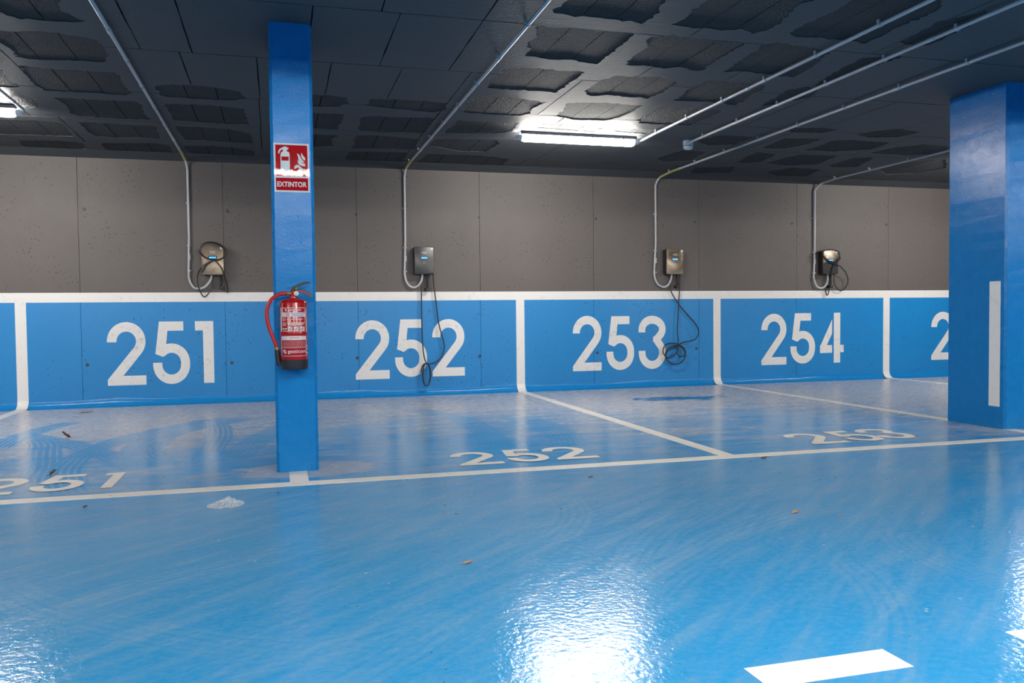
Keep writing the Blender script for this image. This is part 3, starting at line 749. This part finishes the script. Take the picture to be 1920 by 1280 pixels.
conduit('lamp_conduit', [(-1.865, 2.70, ZP), (-1.865, 5, ZP), (-1.865, 7.1, ZP), (-1.865, YL-0.03, ZP-0.004), (-1.87, YL, ZP-0.02), (-1.885, YL, ZP-0.03)], 'grey conduit feeding the tube light above bay 251',
        [((-1.865, yy, ZP), 'y') for yy in [7.05-0.62*i for i in range(7)]])
conduit('detector_conduit', [(3.80, 2.70, ZP), (3.80, 4, ZP), (3.815, 7.15, ZP), (3.818, 7.30, ZP)], 'grey conduit ending at the white smoke detector',
        [((3.80+0.003*(yy-2), yy, ZP), 'y') for yy in [7.0-0.6*i for i in range(7)]], (), [((3.80, 4.2, ZP), 'y')])
# smoke detector
sd = empty('smoke_detector', (3.83, 7.34, ZC)); tag(sd, 'white round smoke detector hanging at the end of a conduit', 'smoke detector')
c = (3.83, 7.34, ZC)
MB().lathe([(0.048, 0), (0.049, -0.035), (0.048, -0.046), (0.045, -0.047)], c, 24).build('base', M_DET, sd, smooth=True)
MB().lathe([(0.041, -0.046), (0.041, -0.054)], c, 24).build('sensing_gap', M_DETG, sd)
MB().lathe([(0.046, -0.053), (0.045, -0.066), (0.036, -0.080), (0.012, -0.084)], c, 24).build('sensor_head', M_DET, sd, smooth=True)

# ================================================================== TEXT HELPER
_tc = {}
def text_mesh(s, bold=0.0):
    key = (s, bold)
    if key in _tc: return _tc[key]
    cu = D.curves.new('txt', 'FONT'); cu.body = s; cu.offset = bold; cu.resolution_u = 3
    ob = D.objects.new('txt', cu); C.objects.link(ob); bpy.context.view_layer.update()
    me = D.meshes.new_from_object(ob.evaluated_get(bpy.context.evaluated_depsgraph_get()))
    vs = [(v.co.x, v.co.y) for v in me.vertices]; fs = [tuple(p.vertices) for p in me.polygons]
    D.objects.remove(ob); D.curves.remove(cu); D.meshes.remove(me)
    x0 = min(v[0] for v in vs); x1 = max(v[0] for v in vs); y0 = min(v[1] for v in vs); y1 = max(v[1] for v in vs)
    _tc[key] = ([((x-x0)/(x1-x0), (y-y0)/(y1-y0)) for x, y in vs], fs)
    return _tc[key]

# ================================================================== EV CHARGERS
def rrect(x0, z0, x1, z1, r, n=5):
    out = []
    for cx, cz, a0 in ((x1-r, z1-r, 0), (x0+r, z1-r, 90), (x0+r, z0+r, 180), (x1-r, z0+r, 270)):
        for i in range(n+1):
            a = math.radians(a0+90*i/n); out.append((cx+r*math.cos(a), cz+r*math.sin(a)))
    return out
def charger(xc, zc, cover, label, cables, holder, half=None):
    w_, h_, dp = 0.108, 0.150, 0.105
    yf = W-0.012-dp
    r = empty('ev_charger', (xc, W, zc)); tag(r, label, 'EV charger', 'wall chargers above the bay numbers')
    front = lambda base: (lambda u, v, h: (u, base-h, v))
    MB().box((xc-0.07, W-0.014, zc-0.10), (xc+0.07, W, zc+0.10)).build('wall_plate', M_BLACK, r)
    MB().prism(rrect(xc-w_, zc-h_, xc+w_, zc+h_, 0.018), front(W-0.012), dp-0.02).build('body', M_BLACK, r, bevel=0.002, seg=1)
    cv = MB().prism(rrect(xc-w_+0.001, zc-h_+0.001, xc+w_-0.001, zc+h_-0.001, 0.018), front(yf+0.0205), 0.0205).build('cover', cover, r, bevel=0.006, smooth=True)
    if half: MB().prism(rrect(xc-w_+0.003, zc-h_+0.003, xc+w_-0.003, zc+0.0, 0.016), front(yf+0.002), 0.004).build('lower_cover', M_BLACK, r, bevel=0.002)['label'] = 'black lower half of the cover'
    sw = MB().prism(rrect(xc-0.044, zc+0.012, xc+0.044, zc+0.044, 0.012), front(yf+0.003), 0.0055).build('display_window', M_SCRF, r)
    MB().prism(rrect(xc-0.034, zc+0.018, xc+0.034, zc+0.036, 0.002), front(yf+0.001), 0.0042).build('display', M_SCREEN, r)['label'] = 'lit blue display'
    vs, fs = text_mesh('V2C', 0.015)
    MB().add([(xc-0.030+0.060*u, yf-0.0012, zc+0.070+0.024*v) for u, v in vs], fs).build('logo', M_LOGO, r, fix=False)['label'] = 'pale letters V2C'
    MB().lathe([(0.013, 0), (0.013, -0.002)], (xc+0.086, yf, zc+0.126), 12, 'y').build('sticker', M_STICK, r)
    MB().tube([(xc+0.011*math.cos(a), yf-0.001, zc-0.028+0.011*math.sin(a)) for a in [2*PI*i/12 for i in range(13)]], 0.0012, 5).build('reader_mark', M_LOGO, r)
    # plug holder hanging under the body
    hx, hz0, hz1 = holder
    hd = MB()
    for i in range(6):
        z = hz1+(hz0-hz1)*i/6
        hd.lathe([(0.012, 0), (0.015, -0.002), (0.015, -0.012), (0.012, (hz0-hz1)/6)], (hx, W-0.05, z), 12)
    hd.build('plug_holder', M_BLACK, r)
    MB().box((hx-0.022, W-0.075, hz0-0.028), (hx+0.022, W-0.001, hz0+0.006)).build('plug', M_BLACK, r, bevel=0.006)
    for pl in cables: MB().tube(smooth_path(pl, 5), 0.0068, 7).build('cable', M_RUB, r, smooth=True)
    MB().tube([cables[0][0]+Vector((0, 0, 0.05)), cables[0][0]+Vector((0, 0, -0.02))], [0.011, 0.007], 10).build('cable_gland', M_BLACK, r)
    return r
def cpath(ox, oy, s, pl, d0, d1=None):
    d1 = d0 if d1 is None else d1; n = len(pl)
    return [onY(ox+x/s, oy+y/s, W-(d0+(d1-d0)*i/(n-1))) for i, (x, y) in enumerate(pl)]
def dpath(ox, oy, s, pl): return [onY(ox+x/s, oy+y/s, W-d) for x, y, d in pl]
K1 = (330, 430, 8.53)
loop1 = [(600+215*math.cos(a)-15, 345+140*math.sin(a)+25*math.cos(a), 0.128) for a in [PI/2+2*PI*i/16 for i in range(17)]]
loop1b = [(585+205*math.cos(a), 352+135*math.sin(a)+32*math.cos(a), 0.134) for a in [PI/2+2*PI*i/16 for i in range(17)]]
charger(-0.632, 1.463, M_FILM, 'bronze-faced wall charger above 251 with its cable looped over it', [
    dpath(*K1, [(580,745,.05),(585,850,.045),(560,960,.045),(460,1080,.05),(390,1000,.055),(348,870,.06),(350,720,.07),(400,620,.10),(480,550,.125),(560,510,.13),(600,488,.132)]+loop1),
    dpath(*K1, loop1b+[(640,510,.132),(700,575,.132),(745,650,.13),(775,750,.10),(810,860,.05),(825,960,.03),(822,1015,.03)]),
    dpath(*K1, [(415,690,.124),(440,640,.126),(500,560,.128),(590,500,.13)])],
    (-0.555, 1.155+0.04, 1.315))
K2 = (740, 440, 4.129)
coil2 = [(247+(28+2*(i//16))*math.cos(a), 1082+88*math.sin(a), 0.05+0.012*(i/16)) for i, a in enumerate([-PI/2+2*PI*i/16 for i in range(49)])]
charger(1.548, 1.477, M_DKCOV, 'charcoal wall charger above 252, cable hanging to a narrow coil', [
    dpath(*K2, [(298,306,.06),(300,360,.05),(308,430,.045),(320,520,.045),(340,680,.05),(372,800,.055),(384,870,.055),(365,940,.055),(320,985,.055),(275,998,.055),(243,994,.055)]),
    dpath(*K2, [(206,300,.05),(207,420,.045),(208,520,.045),(212,750,.05),(224,920,.055),(244,992,.056)]+coil2),
    dpath(*K2, [(250,992,.06),(222,1005,.062),(207,1040,.062),(204,1066,.062)])],
    (1.590, 1.17, 1.322))
K3 = (1210, 440, 4.925)
def ring(cx, cy, rx, ry, a0, n, d): return [(cx+rx*math.cos(a0+2*PI*i/12), cy+ry*math.sin(a0+2*PI*i/12), d+0.001*i) for i in range(n)]
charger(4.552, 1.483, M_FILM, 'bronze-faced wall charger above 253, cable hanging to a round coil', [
    dpath(*K3, [(320,366,.06),(318,420,.05),(312,560,.045),(301,750,.05),(296,900,.055),(303,1010,.06),(285,1090,.06),(240,1130,.06),(195,1130,.06),(165,1085,.06),(175,1030,.062),(230,1000,.063),(300,1010,.064)]+ring(278, 1108, 92, 86, -1.0, 26, .065)),
    dpath(*K3, [(228,368,.05),(230,480,.04),(245,540,.045),(310,645,.05),(400,750,.05),(465,825,.05),(491,890,.05),(475,950,.05),(420,980,.055),(350,993,.06),(300,1022,.065),(220,1060,.07),(190,1110,.07),(215,1170,.07),(280,1195,.07),(350,1160,.07),(372,1090,.07),(350,1040,.07),(310,1015,.07)]),
    dpath(*K3, [(300,1020,.075),(290,1080,.075),(310,1115,.075),(350,1120,.075),(372,1100,.075)])],
    (4.612, 1.20, 1.33))
K4 = (1500, 440, 9.85)
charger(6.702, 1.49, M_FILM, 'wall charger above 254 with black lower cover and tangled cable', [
    dpath(*K4, [(640,715,.05),(630,800,.05),(638,900,.05),(680,985,.05),(745,1030,.05),(815,1005,.05),(870,910,.055),(884,830,.06),(855,720,.08),(800,640,.11),(730,575,.128),(640,540,.13),(560,515,.132),(480,460,.132),(420,380,.13),(405,320,.12),(440,285,.12),(560,268,.125),(690,290,.13),(730,360,.132),(725,420,.132)]),
    dpath(*K4, [(400,310,.134),(440,400,.136),(530,480,.137),(620,510,.137),(690,500,.137),(735,450,.137),(740,410,.137),(705,450,.137),(650,510,.137),(610,600,.135),(580,700,.13),(555,820,.09),(545,950,.05),(530,1060,.045),(500,1118,.045),(478,1060,.045),(470,960,.045)]),
    dpath(*K4, [(285,360,.06),(320,320,.09),(400,295,.12),(480,290,.13)])],
    (6.745, 1.20, 1.335), half=True)

# ================================================================== FIRE EXTINGUISHER
q0 = onY(552.3, 692, 4.82); EX, EY = q0.x, 4.815; EZ = q0.z
q1 = onY(552.3, 557.5, 4.82)
R = 0.0735; HB = q1.z-EZ
ex = empty('fire_extinguisher', (EX, EY, EZ)); tag(ex, 'red fire extinguisher with side hose hanging on the blue column', 'fire extinguisher')
zs = lambda py: onY(552.3, 500+py/5.82, EY-R).z      # crop row -> height on the front of the body
MB().lathe([(0.060, zs(1030)-EZ-0.01), (R, zs(1015)-EZ-0.005), (R, zs(735)-EZ), (R+0.0008, zs(728)-EZ), (R+0.0008, zs(722)-EZ), (R, zs(715)-EZ), (R, zs(392)-EZ), (R-0.003, zs(378)-EZ), (R*0.8, zs(360)-EZ), (R*0.5, zs(347)-EZ), (0.02, zs(338)-EZ), (0.018, zs(300)-EZ)], (EX, EY, EZ), 40).build('body', M_RED, ex, smooth=True)
MB().lathe([(0.066, 0.0), (0.073, 0.004), (0.0755, 0.012), (0.0755, zs(1015)-EZ), (0.0725, zs(1012)-EZ)], (EX, EY, EZ), 40).build('base_ring', M_BLACK, ex, smooth=True)
MB().box((EX-0.03, EY+R-0.004, zs(420)), (EX+0.03, Y1, zs(330))).build('wall_bracket', M_BLACK, ex, bevel=0.003)
P = lambda x, y, Yv=EY-0.012: onY(470+x/5.82, 500+y/5.82, Yv)
# valve
v0 = P(480, 300, EY)
MB().lathe([(0.019, -0.012), (0.019, 0.008), (0.014, 0.010), (0.014, 0.030), (0.010, 0.034)], (EX, EY, zs(310)), 18).build('valve', M_RED, ex, smooth=True)
MB().tube([P(475, 290, EY), P(450, 291, EY), P(435, 291, EY), P(385, 291, EY)], [0.012, 0.012, 0.0085, 0.0085], 12).build('brass_outlet', M_BRASS, ex, smooth=True)['label'] = 'brass hose outlet'
g = P(497, 291, EY-0.026)
gg = MB().lathe([(0.0135, 0.014), (0.0135, -0.004), (0.011, -0.006)], g, 20, 'y').build('gauge', M_LABW, ex, smooth=True)
MB().box((g.x-0.0012, g.y-0.0068, g.z-0.006), (g.x+0.0012, g.y-0.0055, g.z+0.003)).build('needle', M_BLACK, gg)
# top lever, curved black bar
def bar(name, pts, wd, mat, Yv=EY, dep=0.011):
    top = [Vector(p) for p in pts]; mb = MB(); vs = []; n_ = len(top)
    for i, p in enumerate(top):
        t_ = (top[min(i+1, n_-1)]-top[max(i-1, 0)]).normalized(); nr = Vector((-t_.z, 0, t_.x)); h = wd[i]/2
        vs += [p+nr*h+Vector((0, -dep, 0)), p+nr*h+Vector((0, dep, 0)), p-nr*h+Vector((0, dep, 0)), p-nr*h+Vector((0, -dep, 0))]
    fs = [(4*i+k, 4*i+(k+1) % 4, 4*i+4+(k+1) % 4, 4*i+4+k) for i in range(n_-1) for k in range(4)]+[(0, 1, 2, 3), (4*n_-1, 4*n_-2, 4*n_-3, 4*n_-4)]
    return mb.add(vs, fs).build(name, mat, ex, bevel=0.0015, seg=1)
bar('top_lever', [P(450,262,EY), P(460,240,EY), P(490,222,EY), P(530,200,EY), P(570,182,EY), P(610,173,EY), P(635,172,EY), P(650,178,EY)], [0.012,0.018,0.017,0.016,0.014,0.012,0.010,0.006], M_BLACK)
bar('carry_handle', [P(505,268,EY), P(545,266,EY), P(580,275,EY), P(620,294,EY), P(660,314,EY), P(676,320,EY)], [0.010,0.011,0.010,0.010,0.009,0.007], M_HOSE)
bar('handle_tip', [P(655,309,EY), P(670,317,EY), P(686,322,EY)], [0.013,0.013,0.008], M_GREEN, dep=0.012)
MB().lathe([(0.010, 0.02), (0.011, -0.016), (0.007, -0.020)], P(497, 239, EY), 14, 'y').build('safety_seal', M_GREEN, ex, smooth=True)
MB().tube([P(500,245,EY-0.014), P(540,242,EY-0.014), P(590,258,EY-0.013), P(640,290,EY-0.012), P(672,315,EY-0.012)], 0.0016, 6).build('seal_strap', M_GREEN, ex)
# hose and nozzle
hp = smooth_path([P(x, y, EY) for x, y in ((400,290),(345,293),(285,312),(220,365),(182,450),(177,550),(200,660),(240,765),(270,840),(286,890))], 8)
MB().tube(hp, 0.0108, 12).build('hose', M_HOSE, ex, smooth=True)
MB().tube([P(283,876,EY), P(289,908,EY)], 0.0120, 12).build('hose_ferrule', M_BRASS, ex, smooth=True)
noz = [P(289,905,EY), P(294,945,EY), P(299,990,EY), P(303,1030,EY), P(306,1078,EY)]
nz = MB().tube(noz, [0.0125, 0.0135, 0.013, 0.0145, 0.012], 12).build('nozzle', M_BLACK, ex, smooth=True)
for i in range(4):
    a = P(290+3*i, 925+24*i, EY); MB().tube([a+Vector((0, 0, 0.004)), a+Vector((0, 0, -0.004))], 0.0152, 12).build('grip_ring', M_BLACK, nz)
MB().box((P(305,1040,EY).x, EY-0.014, P(305,1078,EY).z), (EX-R+0.006, EY+0.014, P(305,1035,EY).z)).build('hose_clip', M_BLACK, ex, bevel=0.003)
# label, wrapped round the body
RL = R+0.0006
def wrap(px, py, lift=0.0):
    s_ = max(-0.985, min(0.985, (px-479)/138.0)); a = math.asin(s_)
    return (EX+(RL+lift)*math.sin(a), EY-(RL+lift)*math.cos(a), zs(py))
def wrect(mb, x0, y0, x1, y1, lift, n=10):
    vs = []
    for i in range(n+1):
        x = x0+(x1-x0)*i/n; vs += [wrap(x, y0, lift), wrap(x, y1, lift)]
    return mb.add(vs, [(2*i, 2*i+1, 2*i+3, 2*i+2) for i in range(n)])
def frame(mb, x0, y0, x1, y1, t_, lift):
    wrect(mb, x0, y0, x1, y0+t_, lift); wrect(mb, x0, y1-t_, x1, y1, lift); wrect(mb, x0, y0, x0+t_, y1, lift, 1); wrect(mb, x1-t_, y0, x1, y1, lift, 1); return mb
def wtext(s, x0, y0, x1, y1, mat, parent, name='lettering', lift=0.0006, bold=0.012):
    vs, fs = text_mesh(s, bold)
    o = MB().add([wrap(x0+(x1-x0)*u, y1+(y0-y1)*v, lift) for u, v in vs], fs).build(name, mat, parent, fix=False); return o
lb = frame(MB(), 350, 445, 604, 705, 5, 0); wrect(lb, 350, 445, 362, 705, 0, 1)
la = lb.build('upper_label', M_LABW, ex, fix=False); la['label'] = 'white-edged upper label of the extinguisher'
wtext('gesticon', 425, 457, 552, 486, M_LABW, la)
def logo(x, y, s, par):
    mb = MB(); 
    for sg in (1, -1):
        pl = [(-0.1, -1), (0.35, -0.55), (-0.3, 0.1), (0.15, 0.45), (0.05, 0.62), (-0.62, 0.1), (-0.62, -0.35)]
        if sg < 0: pl = [(-u+0.1, -v) for u, v in pl]
        mb.add([wrap(x+u*s, y+v*s*1.15, 0.0006) for u, v in pl], [tuple(range(len(pl)))])
    mb.build('emblem', M_LABW, par, fix=False)
logo(400, 471, 15, la)
wrect(MB(), 355, 497, 594, 546, 0.0003).build('label_strip', M_LABW, la, fix=False)
mb = MB()
for (x0, x1, y) in ((450, 585, 503), (465, 580, 517), (455, 570, 532)):
    x = x0
    while x < x1-8: ww = random.uniform(8, 22); wrect(mb, x, y, min(x1, x+ww), y+8, 0.0006, 2); x += ww+4
mb.build('fine_print', M_LABB, la, fix=False)
mb = wrect(wrect(MB(), 403, 503, 437, 520, 0.0006, 2), 403, 526, 437, 540, 0.0006, 2); mb.build('print_block', M_LABP, la, fix=False)
mb = MB()
for (x0, x1, y, h) in ((410, 570, 567, 9), (412, 590, 607, 9), (418, 585, 620, 9), (420, 570, 632, 8), (368, 412, 668, 7), (368, 412, 680, 7)):
    x = x0
    while x < x1-6: ww = random.uniform(7, 24); wrect(mb, x, y, min(x1, x+ww), y+h, 0.0004, 2); x += ww+4
mb.build('fine_print', M_LABW, la, fix=False)
mb = MB()
for x0, y0, x1, y1 in ((372,555,400,590),(372,605,402,645)): wrect(mb, x0, y0, x1, y1, 0.0004, 2)
mb.build('print_block', M_LABP, la, fix=False)
for x0 in (418, 480, 540):
    pk = wrect(MB(), x0, 652, x0+44, 698, 0.0005, 3).build('pictogram', M_LABW, la, fix=False)
    mb = MB(); wrect(mb, x0+24, 656, x0+38, 668, 0.0008, 2); wrect(mb, x0+8, 672, x0+34, 690, 0.0008, 2); mb.build('pictogram_mark', M_LABP, pk, fix=False)
lb = frame(MB(), 353, 755, 600, 976, 5, 0).build('lower_label', M_LABW, ex, fix=False); lb['label'] = 'white-edged lower label of the extinguisher'
wrect(MB(), 357, 758, 596, 800, 0.0003).build('label_strip', M_LABW, lb, fix=False)
mb = MB(); 
for x0, x1 in ((436, 460), (463, 482), (485, 500), (503, 526)): wrect(mb, x0, 768, x1, 780, 0.0006, 2)
mb.build('fine_print', M_LABP, lb, fix=False)
mb = MB()
for j in range(7):
    x = 370; y = 810+10*j
    while x < 580: ww = random.uniform(5, 22); wrect(mb, x, y, min(586, x+ww), y+5, 0.0004, 2); x += ww+random.uniform(3, 7)
mb.build('fine_print', M_LABP, lb, fix=False)
wrect(MB(), 357, 880, 596, 884, 0.0004).build('rule', M_LABW, lb, fix=False)
wtext('gesticon', 413, 905, 589, 952, M_LABW, lb); logo(384, 925, 24, lb)
mb = MB()
for j in range(14): wrect(mb, 596+j*0.2, 470+18*j, 606+j*0.15, 478+18*j+random.uniform(0, 6), 0.0002, 1)
for y in (860, 895, 935): wrect(mb, 604, y, 611, y+14, 0.0002, 1)
mb.build('side_print', M_LABW, ex, fix=False)

# ================================================================== SIGN
YS = Y1-0.0025
SP = lambda x, y, h=0.0: onY(490+x/9.14, 240+y/9.14, YS-h)
def spoly(name, pl, mat, par, h0, h1):
    n_ = len(pl); vs = [SP(x, y, h0) for x, y in pl]+[SP(x, y, h1) for x, y in pl]
    return MB().add(vs, [tuple(range(n_)), tuple(range(n_, 2*n_))[::-1]]+[(i, (i+1) % n_, n_+(i+1) % n_, n_+i) for i in range(n_)]).build(name, mat, par)
sg = empty('extinguisher_sign', SP(520, 1100)); tag(sg, 'red and white EXTINTOR sign fixed high on the slim blue column', 'sign')
spoly('plate', [(203,248),(815,275),(833,1108),(228,1093)], M_SIGNW, sg, -0.0024, 0.0)
spoly('red_field', [(237,281),(785,302),(799,832),(247,815)], M_SIGNR, sg, 0, 0.0004)
spoly('red_field', [(248,848),(800,862),(804,1078),(256,1060)], M_SIGNR, sg, 0, 0.0004)
pc = spoly('extinguisher_picture', [(378,318),(425,316),(428,328),(462,336),(465,362),(436,372),(434,398),(470,412),(484,445),(492,770),(470,780),(430,775),(330,770),(328,455),(340,415),(372,396),(372,368),(345,368),(318,395),(305,438),(285,428),(292,385),(325,345),(372,330)], M_SIGNW, sg, 0.0004, 0.0008)
spoly('picture_band', [(345,487),(467,490),(467,558),(345,556)], M_SIGNR, pc, 0.0008, 0.0011)
for pl in ([(608,436),(645,452),(675,505),(700,550),(740,582),(712,592),(668,582),(640,545),(628,490)],
           [(688,422),(705,460),(750,512),(750,558),(715,540),(690,500),(680,460)],
           [(622,536),(650,572),(700,600),(750,612),(750,660),(700,648),(650,628),(630,590)],
           [(560,690),(575,645),(615,628),(655,645),(690,680),(745,712),(700,728),(660,712),(625,672),(598,690),(580,702)],
           [(625,716),(660,735),(700,742),(750,730),(750,786),(700,786),(655,762)]):
    spoly('flame', pl, M_SIGNW, sg, 0.0004, 0.0008)
vs, fs = text_mesh('EXTINTOR', 0.03)
MB().add([SP(272+508*u, 1002+(912-1002)*v+14*u, 0.0007) for u, v in vs], fs).build('lettering', M_SIGNW, sg, fix=False)['label'] = 'pale capital letters EXTINTOR'

# ================================================================== LITTER ON THE FLOOR
def leaf(x, y, L, wd, rot, mat, label, curl=0.5, name='dry_leaf', stem=True):
    p = onZ(x, y, 0); mb = MB(); n_ = 7; vs = []
    ca, sa = math.cos(rot), math.sin(rot)
    for i in range(n_+1):
        t_ = i/n_; ww = wd*math.sin(PI*min(1, t_*0.93+0.05))**0.8*(1+0.25*math.sin(9*t_)); u = (t_-0.5)*L; zc_ = 0.004+L*curl*(t_**2)*0.5
        for k in (-1, -0.5, 0, 0.5, 1):
            lx, ly = u, k*ww; z = zc_+abs(k)*ww*curl+0.0008*random.random()
            vs.append((p.x+lx*ca-ly*sa, p.y+lx*sa+ly*ca, z))
    fs = [(5*i+k, 5*i+k+1, 5*i+6+k, 5*i+5+k) for i in range(n_) for k in range(4)]
    m2 = len(vs); vs += [(a, b, c+0.0007) for a, b, c in vs]; fs += [tuple(i+m2 for i in f)[::-1] for f in fs]
    zmin = min(v[2] for v in vs); vs = [(a, b, c-zmin+0.0006) for a, b, c in vs]
    o = MB().add(vs, fs).build(name, mat, fix=False)
    if stem:
        q = p+Vector((-L*0.5*ca, -L*0.5*sa, 0.003)); MB().tube([q, q+Vector((-L*0.6*ca, -L*0.6*sa, 0.001))], 0.0012, 5).build('stalk', mat, o)
    return tag(o, label, 'leaf', 'dry leaves on the floor')
leaf(124, 820, 0.065, 0.014, PI*0.9, M_LEAF, 'curled reddish brown leaf with long stalk, behind floor number 251', 1.3)
leaf(100, 889, 0.045, 0.014, 1.0, M_LEAF3, 'small olive brown curled leaf touching the floor number 251', 1.0)
leaf(162, 773, 0.13, 0.03, 0.1, M_LEAF2, 'flat tan leaf near the foot of the wall below 251', 0.15)
leaf(878, 1056, 0.035, 0.010, 0.3, M_LEAF2, 'small yellow leaf alone on the aisle floor', 0.4)
leaf(1492, 962, 0.032, 0.014, 0.2, M_LEAF2, 'pale tan leaf scrap on the aisle, larger of two beside it', 0.5, stem=False)
leaf(1574, 967, 0.016, 0.006, 0.6, M_LEAF2, 'tiny pale leaf scrap on the aisle, smaller of two', 0.5, stem=False)
leaf(1433, 859, 0.045, 0.015, 0.0, M_LEAF3, 'dark olive leaf scrap just outside the line at bay 253', 0.3, stem=False)
leaf(160, 951, 0.02, 0.010, 0.4, M_LEAF, 'small dark brown leaf scrap outside the line at bay 251', 0.6, stem=False)
leaf(1108, 894, 0.03, 0.010, 0.2, M_LEAF, 'dark brown leaf scrap outside the line at bay 252', 0.3, stem=False)
# clear crumpled film
p = onZ(424, 947, 0)
vs = []; fs = []; NU, NV = 26, 16
for i in range(NU+1):
    for j in range(NV+1):
        u = i/NU*2-1; v = j/NV*2-1
        e = max(0, 1-(u*u+v*v)*0.95)
        rr = 1/max(1, math.hypot(u, v)*1.02) if math.hypot(u, v) > 1 else 1
        x = u*rr*0.085; y = v*rr*0.075
        z = 0.002+e**0.6*0.018*(0.1+1.3*random.random())+0.014*math.exp(-((u-0.1)**2+(v-0.45)**2)*9)
        vs.append((p.x+x+random.gauss(0, 0.002), p.y+y+random.gauss(0, 0.002)+0.1*x, max(0.001, z)))
fs = [(i*(NV+1)+j, (i+1)*(NV+1)+j, (i+1)*(NV+1)+j+1, i*(NV+1)+j+1) for i in range(NU) for j in range(NV)]
tag(MB().add(vs, fs).build('plastic_wrapper', M_FILMC, fix=False), 'crumpled clear plastic wrapper on the aisle floor', 'plastic wrapper')
# grit: countless specks
mb = MB(); rnd = random.Random(3)
for i in range(230):
    if i < 150: q = onZ(rnd.uniform(-50, 1950), rnd.uniform(725, 900), 0)
    else: q = onZ(rnd.uniform(-50, 1950), 880+400*rnd.random()**1.6, 0)
    if q.y > W-0.15 or (5.1 < q.x < 5.4 and 4.9 < q.y < 5.5) or (-0.05 < q.x < 0.25 and 4.88 < q.y < 5.5): continue
    r_ = rnd.uniform(0.002, 0.007)*(0.5 if q.y < 3.5 else 1)
    pts = [(q.x+r_*math.cos(a)*rnd.uniform(0.5, 1.2), q.y+r_*math.sin(a)*rnd.uniform(0.5, 1.2), 0.0003) for a in [2*PI*k/5 for k in range(5)]]
    mb.add(pts+[(q.x, q.y, r_*0.6)], [(k, (k+1) % 5, 5) for k in range(5)])
o = mb.build('floor_grit', M_DIRT, fix=False); o['kind'] = 'stuff'; tag(o, 'scattered dark grit specks on the floor', 'grit')
